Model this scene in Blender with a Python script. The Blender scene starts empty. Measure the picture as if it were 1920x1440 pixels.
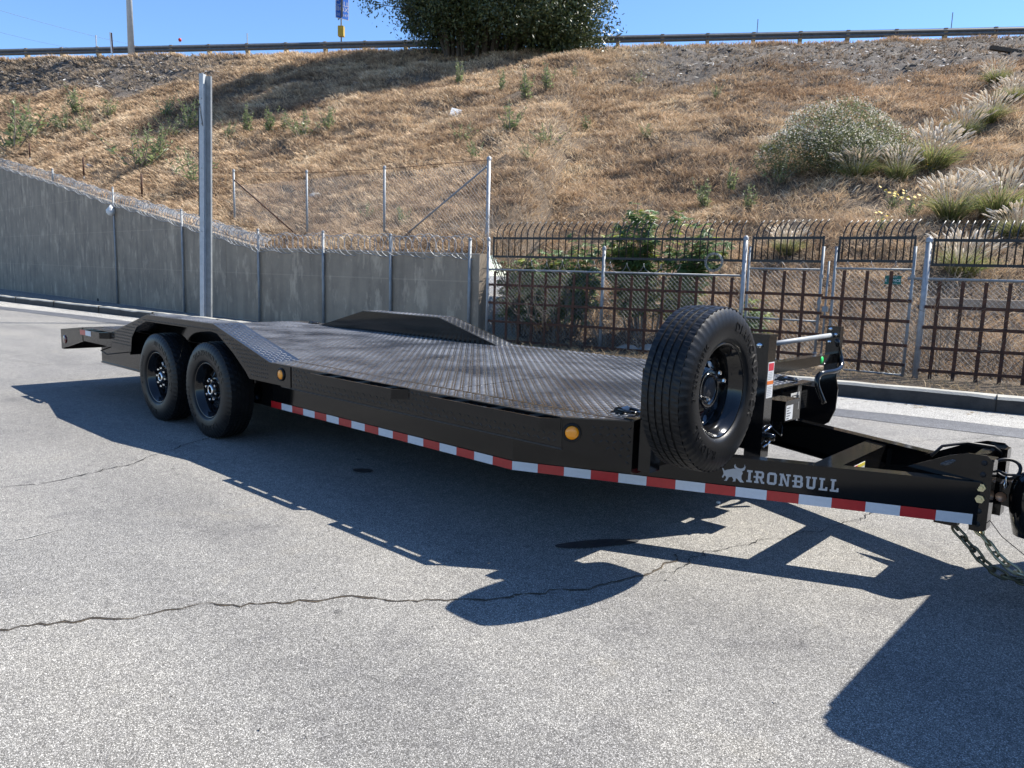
import bpy, math, random
import numpy as np
from mathutils import Vector, Matrix
from mathutils.bvhtree import BVHTree
random.seed(7); RNG = np.random.default_rng(7)
SC = bpy.context.scene; COL = SC.collection
R = math.radians

# ------------------------------------------------------------------ camera
CAM = np.array([6.38, -4.226, 1.39]); YAW, PITCH, ROLL = R(-42.17), R(8.21), R(1.68); FOC = 1420.5
_f = np.array([math.sin(YAW)*math.cos(PITCH), math.cos(YAW)*math.cos(PITCH), -math.sin(PITCH)])
_r = np.array([math.cos(YAW), -math.sin(YAW), 0.0]); _u = np.cross(_r, _f)
_c, _s = math.cos(ROLL), math.sin(ROLL)
_r, _u = _c*_r+_s*_u, -_s*_r+_c*_u
cam = bpy.data.cameras.new('camera'); co = bpy.data.objects.new('camera', cam); COL.objects.link(co)
co.matrix_world = Matrix(((_r[0], _u[0], -_f[0], CAM[0]), (_r[1], _u[1], -_f[1], CAM[1]), (_r[2], _u[2], -_f[2], CAM[2]), (0, 0, 0, 1)))
cam.sensor_fit = 'HORIZONTAL'; cam.sensor_width = 36; cam.lens = 36*FOC/1920; cam.clip_end = 2000; cam.clip_start = .05
SC.camera = co
# ------------------------------------------------------------------ sky and sun
SUN = Vector((.371, .732, 1.0)).normalized()
ELEV = math.asin(SUN.z)
wd = bpy.data.worlds.new('World'); SC.world = wd; wd.use_nodes = True
wn = wd.node_tree; bg = wn.nodes['Background']
sky = wn.nodes.new('ShaderNodeTexSky'); sky.sky_type = 'NISHITA'; sky.sun_disc = False
sky.sun_elevation = ELEV; sky.sun_rotation = math.atan2(SUN.x, SUN.y)
sky.altitude = 0; sky.air_density = 1.0; sky.dust_density = .0; sky.ozone_density = 9.0
wn.links.new(sky.outputs[0], bg.inputs[0]); bg.inputs[1].default_value = .11
sl = bpy.data.lights.new('sun', 'SUN'); sl.energy = 5.0; sl.angle = R(.53); sl.color = (1, .955, .88)
so = bpy.data.objects.new('sun', sl); COL.objects.link(so); so.rotation_euler = SUN.to_track_quat('Z', 'Y').to_euler(); so.location = (0, 0, 30)
SC.view_settings.view_transform = 'Standard'; SC.view_settings.look = 'None'; SC.view_settings.gamma = 1
SC.view_settings.use_curve_mapping = False; SC.view_settings.exposure = 1.03

def ray(px, py): return _f+_r*(px-960)/FOC-_u*(py-720)/FOC
def on_z(px, py, z=0.0):
    d = ray(px, py); return CAM+d*(z-CAM[2])/d[2]
def on_wall(px, py, a, b):
    """point of the upright plane through plan points a, b seen at a photo pixel"""
    n = np.array([b[1]-a[1], -(b[0]-a[0]), 0.0]); d = ray(px, py)
    return CAM+d*(np.dot(np.array([a[0], a[1], 0])-CAM, n)/np.dot(d, n))
def at_depth(px, py, t): return CAM+ray(px, py)*t

# ------------------------------------------------------------------ materials
MATS = {}
def nodes(name):
    m = bpy.data.materials.new(name); m.use_nodes = True; nt = m.node_tree
    return m, nt, nt.nodes['Principled BSDF']
def mat(name, col, rough=.6, metal=0.0, noise=None, bump=None, coat=0.0, spec=.5):
    """plain procedural paint / metal: base colour broken up by noise, plus fine relief"""
    if name in MATS: return MATS[name]
    m, nt, b = nodes(name); N, L = nt.nodes, nt.links
    b.inputs['Roughness'].default_value = rough; b.inputs['Metallic'].default_value = metal
    b.inputs['Coat Weight'].default_value = coat; b.inputs['Coat Roughness'].default_value = .06
    b.inputs['Specular IOR Level'].default_value = spec
    tc = N.new('ShaderNodeTexCoord')
    sc, c2, lo, hi = noise or (9, tuple(x*.75 for x in col), .35, .7)
    n = N.new('ShaderNodeTexNoise'); n.inputs['Scale'].default_value = sc; n.inputs['Detail'].default_value = 7; n.inputs['Roughness'].default_value = .65
    r = N.new('ShaderNodeValToRGB'); r.color_ramp.elements[0].position = lo; r.color_ramp.elements[1].position = hi
    r.color_ramp.elements[0].color = (*c2, 1); r.color_ramp.elements[1].color = (*col, 1)
    L.new(tc.outputs['Object'], n.inputs['Vector']); L.new(n.outputs['Fac'], r.inputs['Fac']); L.new(r.outputs['Color'], b.inputs['Base Color'])
    mr = N.new('ShaderNodeMapRange'); mr.inputs[3].default_value = max(.02, rough*.8); mr.inputs[4].default_value = min(1, rough*1.25)
    L.new(n.outputs['Fac'], mr.inputs[0]); L.new(mr.outputs[0], b.inputs['Roughness'])
    if bump:
        n2 = N.new('ShaderNodeTexNoise'); n2.inputs['Scale'].default_value = bump[0]; n2.inputs['Detail'].default_value = 5
        bp = N.new('ShaderNodeBump'); bp.inputs['Strength'].default_value = bump[1]; bp.inputs['Distance'].default_value = bump[2]
        L.new(tc.outputs['Object'], n2.inputs['Vector']); L.new(n2.outputs['Fac'], bp.inputs['Height']); L.new(bp.outputs[0], b.inputs['Normal'])
    MATS[name] = m; return m
def ramp(N, els):
    r = N.new('ShaderNodeValToRGB'); cr = r.color_ramp
    while len(cr.elements) < len(els): cr.elements.new(.5)
    for e, (p, c) in zip(cr.elements, els): e.position = p; e.color = (*c, 1)
    return r
def mixc(N, L, a, b, fac, mode='MIX'):
    x = N.new('ShaderNodeMix'); x.data_type = 'RGBA'; x.blend_type = mode
    for s, v in ((x.inputs[6], a), (x.inputs[7], b), (x.inputs[0], fac)):
        if hasattr(v, 'is_linked'): L.new(v, s)
        elif isinstance(v, tuple): s.default_value = (*v, 1)
        else: s.default_value = v
    return x.outputs[2]

def asphalt(name, g=1.0, tint=(1, .985, .95), cell=75, rough=.85):
    m, nt, b = nodes(name); N, L = nt.nodes, nt.links
    tc = N.new('ShaderNodeTexCoord'); V = tc.outputs['Object']
    v = N.new('ShaderNodeTexVoronoi'); v.inputs['Scale'].default_value = cell; v.inputs['Randomness'].default_value = 1
    L.new(V, v.inputs['Vector'])
    sp = N.new('ShaderNodeSeparateColor'); L.new(v.outputs['Color'], sp.inputs[0])
    t = lambda x: tuple(x*g*k for k in tint)
    st = ramp(N, [(0, t(.10)), (.35, t(.19)), (.72, t(.26)), (1, t(.55))]); L.new(sp.outputs[0], st.inputs[0])
    gap = ramp(N, [(.35, (1, 1, 1)), (.65, (.52, .51, .50))]); gap.color_ramp.interpolation = 'EASE'
    ml = N.new('ShaderNodeMath'); ml.operation = 'MULTIPLY'; ml.inputs[1].default_value = 1.0
    L.new(v.outputs['Distance'], ml.inputs[0]); L.new(ml.outputs[0], gap.inputs[0])
    c = mixc(N, L, st.outputs[0], gap.outputs[0], 1.0, 'MULTIPLY')
    n = N.new('ShaderNodeTexNoise'); n.inputs['Scale'].default_value = .35; n.inputs['Detail'].default_value = 6; L.new(V, n.inputs['Vector'])
    big = ramp(N, [(.3, (.84, .84, .85)), (.72, (1.12, 1.11, 1.08))]); L.new(n.outputs['Fac'], big.inputs[0])
    c = mixc(N, L, c, big.outputs[0], 1.0, 'MULTIPLY')
    n3 = N.new('ShaderNodeTexNoise'); n3.inputs['Scale'].default_value = 14; n3.inputs['Detail'].default_value = 5; n3.inputs['Roughness'].default_value = .75; L.new(V, n3.inputs['Vector'])
    mid = ramp(N, [(.3, (.84, .84, .85)), (.68, (1.12, 1.12, 1.1))]); L.new(n3.outputs['Fac'], mid.inputs[0])
    c = mixc(N, L, c, mid.outputs[0], 1.0, 'MULTIPLY')
    n4 = N.new('ShaderNodeTexNoise'); n4.inputs['Scale'].default_value = 1.7; n4.inputs['Detail'].default_value = 8; n4.inputs['Roughness'].default_value = .62; n4.inputs['Distortion'].default_value = .8; L.new(V, n4.inputs['Vector'])
    dr = ramp(N, [(.28, (.74, .74, .76)), (.45, (1, 1, 1)), (.60, (1, 1, 1)), (.74, (1.14, 1.12, 1.07))]); L.new(n4.outputs['Fac'], dr.inputs[0])
    c = mixc(N, L, c, dr.outputs[0], 1.0, 'MULTIPLY')
    mp = N.new('ShaderNodeMapping'); mp.inputs['Scale'].default_value = (.22, 1.1, 1); mp.inputs['Rotation'].default_value = (0, 0, -.1); L.new(V, mp.inputs['Vector'])
    n5 = N.new('ShaderNodeTexNoise'); n5.inputs['Scale'].default_value = 1.0; n5.inputs['Detail'].default_value = 5; L.new(mp.outputs[0], n5.inputs['Vector'])
    tk_ = ramp(N, [(.32, (.80, .80, .81)), (.5, (1, 1, 1)), (.7, (1.08, 1.07, 1.05))]); L.new(n5.outputs['Fac'], tk_.inputs[0])
    c = mixc(N, L, c, tk_.outputs[0], 1.0, 'MULTIPLY')
    n6 = N.new('ShaderNodeTexVoronoi'); n6.inputs['Scale'].default_value = 2.3; L.new(V, n6.inputs['Vector'])
    spt = ramp(N, [(.03, (.45, .45, .46)), (.06, (1, 1, 1))]); L.new(n6.outputs['Distance'], spt.inputs[0])
    c = mixc(N, L, c, spt.outputs[0], .75, 'MULTIPLY')
    L.new(c, b.inputs['Base Color']); b.inputs['Roughness'].default_value = rough; b.inputs['Specular IOR Level'].default_value = .3
    iv = N.new('ShaderNodeMath'); iv.operation = 'SUBTRACT'; iv.inputs[0].default_value = 1; L.new(v.outputs['Distance'], iv.inputs[1])
    bp = N.new('ShaderNodeBump'); bp.inputs['Strength'].default_value = .5; bp.inputs['Distance'].default_value = .003
    L.new(iv.outputs[0], bp.inputs['Height']); L.new(bp.outputs[0], b.inputs['Normal'])
    MATS[name] = m; return m

def concrete(name, a, c2, streak=True, sc=1.0):
    m, nt, b = nodes(name); N, L = nt.nodes, nt.links
    tc = N.new('ShaderNodeTexCoord'); V = tc.outputs['Object']
    n = N.new('ShaderNodeTexNoise'); n.inputs['Scale'].default_value = 1.4*sc; n.inputs['Detail'].default_value = 9; n.inputs['Roughness'].default_value = .66; L.new(V, n.inputs['Vector'])
    r1 = ramp(N, [(.3, c2), (.7, a)]); L.new(n.outputs['Fac'], r1.inputs[0]); c = r1.outputs[0]
    if streak:
        mp = N.new('ShaderNodeMapping'); mp.inputs['Scale'].default_value = (2.2, 2.2, .8); L.new(V, mp.inputs['Vector'])
        s = N.new('ShaderNodeTexNoise'); s.inputs['Scale'].default_value = 1.6; s.inputs['Detail'].default_value = 8; s.inputs['Roughness'].default_value = .7; L.new(mp.outputs[0], s.inputs['Vector'])
        r2 = ramp(N, [(.54, (0, 0, 0)), (.58, (.28, .28, .28)), (.66, (.55, .55, .55))]); L.new(s.outputs['Fac'], r2.inputs[0])
        c = mixc(N, L, c, tuple(min(1, x*1.75) for x in a), r2.outputs[0])
        s2 = N.new('ShaderNodeTexNoise'); s2.inputs['Scale'].default_value = 2.3; s2.inputs['Detail'].default_value = 6
        mp2 = N.new('ShaderNodeMapping'); mp2.inputs['Scale'].default_value = (1.6, 1.6, .22); mp2.inputs['Location'].default_value = (7, 3, 1); L.new(V, mp2.inputs['Vector']); L.new(mp2.outputs[0], s2.inputs['Vector'])
        r3 = ramp(N, [(.34, (.78, .78, .79)), (.55, (1, 1, 1))]); L.new(s2.outputs['Fac'], r3.inputs[0])
        c = mixc(N, L, c, r3.outputs[0], 1.0, 'MULTIPLY')
        sx_ = N.new('ShaderNodeSeparateXYZ'); L.new(V, sx_.inputs[0])
        dv_ = N.new('ShaderNodeMath'); dv_.operation = 'MODULO'; dv_.inputs[1].default_value = 1.22; L.new(sx_.outputs[2], dv_.inputs[0])
        ln_ = ramp(N, [(0, (.5, .5, .5)), (.012, (.4, .4, .4)), (.03, (0, 0, 0))]); L.new(dv_.outputs[0], ln_.inputs[0])
        lm_ = N.new('ShaderNodeMath'); lm_.operation = 'MULTIPLY'; L.new(ln_.outputs[0], lm_.inputs[0]); L.new(n.outputs['Fac'], lm_.inputs[1])
        c = mixc(N, L, c, tuple(min(1, x*1.7) for x in a), lm_.outputs[0])
    L.new(c, b.inputs['Base Color']); b.inputs['Roughness'].default_value = .88
    n2 = N.new('ShaderNodeTexNoise'); n2.inputs['Scale'].default_value = 45; n2.inputs['Detail'].default_value = 6; L.new(V, n2.inputs['Vector'])
    bp = N.new('ShaderNodeBump'); bp.inputs['Strength'].default_value = .4; bp.inputs['Distance'].default_value = .01
    L.new(n2.outputs['Fac'], bp.inputs['Height']); L.new(bp.outputs[0], b.inputs['Normal'])
    MATS[name] = m; return m

def leafmat(name, rough=.55, trans=.25, spec=.4):
    """foliage coloured per blade by the 'col' attribute"""
    m, nt, b = nodes(name); N, L = nt.nodes, nt.links
    a = N.new('ShaderNodeAttribute'); a.attribute_name = 'col'
    L.new(a.outputs['Color'], b.inputs['Base Color']); b.inputs['Roughness'].default_value = rough; b.inputs['Specular IOR Level'].default_value = spec
    tr = N.new('ShaderNodeBsdfTranslucent'); L.new(a.outputs['Color'], tr.inputs['Color'])
    mx = N.new('ShaderNodeMixShader'); mx.inputs[0].default_value = trans
    L.new(b.outputs[0], mx.inputs[1]); L.new(tr.outputs[0], mx.inputs[2]); L.new(mx.outputs[0], N['Material Output'].inputs['Surface'])
    MATS[name] = m; return m

asphalt('asphalt', 1.15, (1.015, .985, .925), 300); asphalt('asphalt_patch', .62, (.95, .98, 1.05), 200, .6); asphalt('asphalt_pale', 1.75, (1, .98, .92), 230)
concrete('wall_concrete', (.335, .272, .20), (.225, .184, .14)); concrete('curb_concrete', (.42, .40, .34), (.26, .25, .22), False, 3); concrete('gutter_concrete', (.60, .57, .51), (.42, .40, .36), False, 3)
mat('black_paint', (.006, .006, .0062), .09, 0, (3, (.004, .004, .0042), .35, .7), (140, .04, .002), .05, .36)
mat('black_gloss', (.006, .006, .0065), .12, 0, (7, (.005, .005, .0055), .35, .7), None, .25, .4)
mat('tyre_rubber', (.010, .0098, .0095), .40, 0, (6, (.005, .005, .0055), .35, .62), (220, .3, .002), 0, .3)
mat('tyre_letter', (.008, .008, .008), .35)
mat('chrome', (.82, .82, .82), .18, 1.0, (20, (.6, .6, .6), .3, .7))
mat('zinc', (.62, .55, .33), .35, 1.0, (20, (.45, .42, .3), .3, .7))
mat('galvanised', (.40, .41, .42), .55, .35, (14, (.25, .26, .27), .3, .7), (60, .15, .002))
mat('galvanised_pale', (.50, .52, .53), .5, 0, (6, (.36, .38, .39), .3, .7), (60, .15, .002))
mat('rail_weathered', (.17, .18, .19), .6, .3, (6, (.10, .11, .12), .3, .7))
mat('galvanised_dull', (.30, .32, .33), .6, .3, (6, (.20, .21, .22), .3, .7), (60, .15, .002))
mat('rust', (.11, .045, .024), .85, 0, (16, (.030, .016, .011), .35, .62), (90, .5, .003))
mat('fence_black', (.012, .012, .013), .45)
mat('amber_lens', (1.0, .36, .012), .2, 0, (60, (.95, .30, .008), .3, .7), None, .5)
mat('red_lens', (.12, .01, .01), .2, 0, None, None, .6)
mat('tape_red', (.50, .012, .016), .3, 0, (30, (.42, .01, .013), .3, .7), None, .3)
mat('tape_white', (.62, .66, .72), .32, 0, (30, (.56, .6, .66), .3, .7), None, .3)
mat('tape_print', (.72, .76, .82), .35)
mat('decal_silver', (.50, .51, .53), .4)
mat('paper_white', (.75, .75, .73), .6); mat('ink', (.02, .02, .022), .6); mat('sticker_red', (.62, .03, .05), .5); mat('sticker_orange', (.85, .20, .02), .5)
mat('sticker_green', (.01, .62, .12), .45); mat('sticker_yellow', (.72, .6, .06), .5)
mat('wood_block', (.42, .30, .16), .8, 0, (8, (.28, .2, .11), .3, .7))
mat('sign_blue', (.03, .20, .80), .45); mat('sign_white', (.8, .8, .8), .45); mat('sign_back', (.16, .15, .14), .6); mat('box_yellow', (.55, .36, .02), .5)
mat('sign_green', (.005, .13, .10), .5); mat('red_marker', (.55, .02, .03), .5)
mat('bark', (.10, .075, .05), .9, 0, (12, (.055, .04, .03), .3, .7), (50, .6, .01))
mat('twig', (.26, .215, .165), .85, 0, (20, (.17, .14, .11), .3, .7))
mat('rock', (.50, .46, .40), .9, 0, (6, (.34, .31, .27), .3, .7), (20, .6, .02))
mat('crack', (.020, .018, .016), .95); mat('crack_dust', (.16, .125, .085), .95)
mat('stain', (.03, .03, .031), .5, 0, (14, (.05, .05, .05), .3, .7), (120, .6, .006))
mat('chain_dark', (.12, .12, .10), .4, .9, (30, (.2, .18, .1), .3, .7)); mat('cable_black', (.012, .012, .014), .5)
mat('copper_bolt', (.72, .42, .26), .4, .6)
mat('truck_paint', (.02, .022, .026), .2, .3, None, None, 1.0); mat('glass_dark', (.01, .012, .014), .05, 0, None, None, 1)
leafmat('dry_grass', .75, .22, .25); leafmat('green_leaf', .45, .45, .4); leafmat('tree_leaf', .42, .18, .5); leafmat('plume', .8, .35, .2)

def deckmat():
    m, nt, b = nodes('deck_paint'); N, L = nt.nodes, nt.links
    tc = N.new('ShaderNodeTexCoord'); V = tc.outputs['Object']
    n = N.new('ShaderNodeTexNoise'); n.inputs['Scale'].default_value = 1.5; n.inputs['Detail'].default_value = 7; n.inputs['Roughness'].default_value = .6
    mp = N.new('ShaderNodeMapping'); mp.inputs['Scale'].default_value = (.55, 1.6, 1); L.new(V, mp.inputs['Vector']); L.new(mp.outputs[0], n.inputs['Vector'])
    r = ramp(N, [(.36, (.012, .012, .012)), (.56, (.024, .023, .021)), (.75, (.045, .042, .037))]); L.new(n.outputs['Fac'], r.inputs[0]); L.new(r.outputs[0], b.inputs['Base Color'])
    mr = N.new('ShaderNodeMapRange'); mr.inputs[1].default_value = .35; mr.inputs[2].default_value = .7; mr.inputs[3].default_value = .16; mr.inputs[4].default_value = .42
    L.new(n.outputs['Fac'], mr.inputs[0]); L.new(mr.outputs[0], b.inputs['Roughness'])
    n2 = N.new('ShaderNodeTexNoise'); n2.inputs['Scale'].default_value = 60; n2.inputs['Detail'].default_value = 4; L.new(V, n2.inputs['Vector'])
    bp = N.new('ShaderNodeBump'); bp.inputs['Strength'].default_value = .12; bp.inputs['Distance'].default_value = .003
    L.new(n2.outputs['Fac'], bp.inputs['Height']); L.new(bp.outputs[0], b.inputs['Normal'])
    b.inputs['Coat Weight'].default_value = .3; b.inputs['Coat Roughness'].default_value = .15
    MATS['deck_paint'] = m
deckmat()

# ------------------------------------------------------------------ mesh helpers
class M:
    def __init__(s): s.v = []; s.f = []; s.sm = []
    def add(s, v, f, smooth=False):
        k = len(s.v); s.v += [tuple(map(float, p)) for p in v]; s.f += [tuple(i+k for i in q) for q in f]; s.sm += [smooth]*len(f); return s
    def box(s, x0, x1, y0, y1, z0, z1, T=None):
        v = [(x, y, z) for x in (x0, x1) for y in (y0, y1) for z in (z0, z1)]
        if T is not None: v = [tuple(T @ Vector(p)) for p in v]
        return s.add(v, [(0, 1, 3, 2), (4, 6, 7, 5), (0, 4, 5, 1), (2, 3, 7, 6), (0, 2, 6, 4), (1, 5, 7, 3)])
    def prism(s, poly, fn0, fn1):
        """poly of 2D points mapped by fn0 / fn1 to the two caps"""
        n = len(poly); v = [fn0(p) for p in poly]+[fn1(p) for p in poly]
        return s.add(v, [tuple(range(n))[::-1], tuple(range(n, 2*n))]+[(i, (i+1) % n, n+(i+1) % n, n+i) for i in range(n)])
    def plan(s, poly, z0, z1): return s.prism(poly, lambda p: (p[0], p[1], z0), lambda p: (p[0], p[1], z1))
    def side(s, poly, y0, y1): return s.prism(poly, lambda p: (p[0], y0, p[1]), lambda p: (p[0], y1, p[1]))
    def tube(s, path, r, n=8, caps=True, smooth=True):
        P = [Vector(p) for p in path]; k0 = len(P); rr = r if isinstance(r, (list, tuple)) else [r]*k0
        v = []; f = []; prev = None
        for i, p in enumerate(P):
            d = (P[min(i+1, k0-1)]-P[max(i-1, 0)]).normalized()
            if prev is None: a = d.orthogonal().normalized()
            else:
                a = prev-d*prev.dot(d); a = a.normalized() if a.length > 1e-6 else d.orthogonal().normalized()
            prev = a; b = d.cross(a)
            v += [p+(a*math.cos(2*math.pi*j/n)+b*math.sin(2*math.pi*j/n))*rr[i] for j in range(n)]
        for i in range(k0-1):
            for j in range(n): f.append((i*n+j, i*n+(j+1) % n, (i+1)*n+(j+1) % n, (i+1)*n+j))
        s.add(v, f, smooth)
        if caps:
            k = len(s.v)-len(v); s.f += [tuple(range(k+n-1, k-1, -1)), tuple(range(k+(k0-1)*n, k+k0*n))]; s.sm += [False, False]
        return s
    def lathe(s, prof, n=48, axis='y', c=(0, 0, 0), smooth=True, closed=False, rf=None):
        """prof: (radius, along axis)"""
        v = []; m = len(prof)
        for i in range(n):
            a = 2*math.pi*i/n; ca, sa = math.cos(a), math.sin(a)
            for j, (r, h) in enumerate(prof):
                if rf: r = rf(r, h, i, j)
                q = {'y': (r*ca, h, r*sa), 'x': (h, r*ca, r*sa), 'z': (r*ca, r*sa, h)}[axis]
                v.append((q[0]+c[0], q[1]+c[1], q[2]+c[2]))
        f = [(i*m+j, i*m+j+1, ((i+1) % n)*m+j+1, ((i+1) % n)*m+j) for i in range(n) for j in range(m-1 if not closed else m-1)]
        return s.add(v, f, smooth)
    def mesh(s, name, m):
        me = bpy.data.meshes.new(name); me.from_pydata(s.v, [], s.f); me.materials.append(MATS[m])
        me.polygons.foreach_set('use_smooth', s.sm); me.update(); return me
    def obj(s, name, m, parent=None, loc=None): return put(name, s.mesh(name, m), parent, loc)
def put(name, me, parent=None, loc=None, rot=None, sc=None):
    o = bpy.data.objects.new(name, me); COL.objects.link(o)
    if parent: o.parent = parent
    if loc is not None: o.location = tuple(loc)
    if rot is not None: o.rotation_euler = rot
    if sc is not None: o.scale = sc if isinstance(sc, (tuple, list)) else (sc,)*3
    return o
def empty(name, loc, label, cat, group=None):
    o = put(name, None, None, loc); return tag(o, label, cat, group)
def tag(o, label=None, cat=None, group=None, kind=None):
    for k, x in (('label', label), ('category', cat), ('group', group), ('kind', kind)):
        if x: o[k] = x
    return o
def npmesh(name, v, f, m, col=None, smooth=False):
    """fast mesh from numpy arrays; f is (n,3) or (n,4)"""
    me = bpy.data.meshes.new(name); nv, nf, k = len(v), len(f), f.shape[1]
    me.vertices.add(nv); me.vertices.foreach_set('co', np.asarray(v, np.float32).ravel())
    me.loops.add(nf*k); me.loops.foreach_set('vertex_index', np.asarray(f, np.int32).ravel())
    me.polygons.add(nf); me.polygons.foreach_set('loop_start', np.arange(0, nf*k, k, dtype=np.int32))
    try: me.polygons.foreach_set('loop_total', np.full(nf, k, np.int32))
    except Exception: pass
    me.materials.append(MATS[m])
    if col is not None:
        a = me.color_attributes.new('col', 'FLOAT_COLOR', 'POINT'); c = np.ones((nv, 4), np.float32); c[:, :3] = col; a.data.foreach_set('color', c.ravel())
    if smooth: me.polygons.foreach_set('use_smooth', np.ones(nf, bool))
    me.update(calc_edges=True); me.validate(); return me
def text_mesh(s, m, size=1.0, extrude=0.0, align='CENTER'):
    cu = bpy.data.curves.new('t', 'FONT'); cu.body = s; cu.size = size; cu.extrude = extrude; cu.align_x = align; cu.align_y = 'CENTER'; cu.resolution_u = 3
    ob = bpy.data.objects.new('t', cu); COL.objects.link(ob); me = bpy.data.meshes.new_from_object(ob)
    bpy.data.objects.remove(ob); bpy.data.curves.remove(cu)
    me.materials.clear(); me.materials.append(MATS[m]); return me
def frame(x, z, o):
    """matrix with local X along x, local Y along z (up the text), Z out"""
    x = Vector(x).normalized(); z = Vector(z); z = (z-x*z.dot(x)).normalized(); n = x.cross(z)
    return Matrix(((x.x, z.x, n.x, o[0]), (x.y, z.y, n.y, o[1]), (x.z, z.z, n.z, o[2]), (0, 0, 0, 1)))
def vnoise(x, y, seed=0):
    x = np.asarray(x, float); y = np.asarray(y, float)
    xi = np.floor(x).astype(np.int64); yi = np.floor(y).astype(np.int64); fx = x-xi; fy = y-yi
    fx = fx*fx*(3-2*fx); fy = fy*fy*(3-2*fy)
    def h(a, b):
        n = (a*374761393+b*668265263+seed*974634777) & 0xffffffff; n = ((n ^ (n >> 13))*1274126177) & 0xffffffff
        return ((n ^ (n >> 16)) & 0xffff)/65535.0
    return (h(xi, yi)*(1-fx)+h(xi+1, yi)*fx)*(1-fy)+(h(xi, yi+1)*(1-fx)+h(xi+1, yi+1)*fx)*fy
def fbm(x, y, seed=0, o=4):
    a = 0; w = .5; t = 0
    for k in range(o): a = a+w*vnoise(x*2**k, y*2**k, seed+k*17); t += w; w *= .5
    return a/t

# ================================================================== SETTING
# ---- ground
g = M(); g.add([(-400, -400, 0), (400, -400, 0), (400, 400, 0), (-400, 400, 0)], [(0, 1, 2, 3)])
ground = tag(g.obj('road', 'asphalt'), 'pale worn asphalt yard surface under the trailer', kind='structure')

# ---- retaining wall geometry (plan)
WA, WB = tuple(at_depth(0, 560, 37.0)[:2]), tuple(at_depth(343, 560, 22.6)[:2])
def wl(x): return WA[1]+(x-WA[0])*(WB[1]-WA[1])/(WB[0]-WA[0])
PB = on_wall(486, 600, WA, WB)[:2]                     # the bend of the wall
PE = at_depth(897, 600, 14.9)[:2]                      # its right-hand end
topL = [on_wall(x, y, WA, WB) for x, y in ((0, 311), (101.6, 341), (208, 378.5), (341, 418), (486, 464))]
e = (topL[0]-topL[1]); topL = [topL[0]+e/np.linalg.norm(e[:2])*9]+topL
topR = [on_wall(x, y, PB, PE) for x, y in ((487, 464.5), (609, 467), (736, 471), (890, 475))]
topR[0] = topL[-1]
topR[-1] = np.array([PE[0], PE[1], topR[-1][2]])
WTOP = topL+topR[1:]
def wall_top(x):
    xs = [p[0] for p in WTOP]; return float(np.interp(x, xs, [p[2] for p in WTOP]))
def wall_y(x):
    xs = [p[0] for p in WTOP]; return float(np.interp(x, xs, [p[1] for p in WTOP]))
# ---- fence plan
F0 = at_depth(912, 600, 14.8)[:2]; F2 = at_depth(1388, 600, 12.55)[:2]; F3 = at_depth(1694, 600, 11.0)[:2]; F4 = tuple(at_depth(1932, 600, 10.35)[:2]); F5 = (12.5, 10.2)
print('plan', PB, PE, F0, F2, F3, 'tops', [round(float(p[2]), 2) for p in WTOP])
# ---- curb
CURB = [(-60, 1.55), (-24.5, 3.12), (-12.3, 3.92), (-6.0, 4.3), (-1.0, 4.85), (3.0, 5.47), (5.0, 5.80), (11.0, 6.9), (60, 16)]
def offs(line, d):
    out = []
    for i, p in enumerate(line):
        a = Vector(line[max(i-1, 0)]); b = Vector(line[min(i+1, len(line)-1)]); t = (b-a).normalized(); out.append((p[0]-t.y*d, p[1]+t.x*d))
    return out
def densify(line, step):
    out = []
    for a, b in zip(line, line[1:]):
        n = max(1, int(math.dist(a, b)/step)); out += [(a[0]+(b[0]-a[0])*k/n, a[1]+(b[1]-a[1])*k/n) for k in range(n)]
    return out+[line[-1]]
CD = densify(CURB, .25); CH = .185
prof = [(0, -.05), (.015, CH-.03), (.045, CH), (.17, CH+.004), (.17, -.05)]
cb = M(); n = len(prof); rows = []
for d, z in prof:
    o = offs(CD, d); rows.append([(x+.012*(vnoise(x*3, 1, 5)-.5), y+.02*(vnoise(x*4, 2, 5)-.5)*(z > .1), z+(.016*(vnoise(x*5, 3, 6)-.5)-.05*max(0, vnoise(x*2.3, 8, 16)-.8)*5*(d < .05))*(z > .1)) for x, y in o])
v = [rows[j][i] for i in range(len(CD)) for j in range(n)]
cb.add(v, [(i*n+j, i*n+j+1, (i+1)*n+j+1, (i+1)*n+j) for i in range(len(CD)-1) for j in range(n-1)])
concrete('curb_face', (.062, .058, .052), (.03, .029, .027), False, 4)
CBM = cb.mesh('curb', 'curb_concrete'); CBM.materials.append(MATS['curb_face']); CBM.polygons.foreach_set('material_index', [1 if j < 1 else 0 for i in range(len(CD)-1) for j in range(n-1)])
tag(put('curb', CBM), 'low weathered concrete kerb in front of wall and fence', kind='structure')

kj = M()
for k in range(6, len(CD)-6, 12):
    x, y = CD[k]
    if -40 < x < 12:
        d_ = (Vector(CD[k+1])-Vector(CD[k-1])).normalized(); T = Matrix.Translation((x, y, 0)) @ Matrix.Rotation(math.atan2(d_.y, d_.x), 4, 'Z')
        kj.box(-.006, .006, -.004, .172, 0, CH+.0065, T)
tag(kj.obj('kerb_joints', 'crack'), 'dark expansion joints across the kerb', kind='structure')
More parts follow.
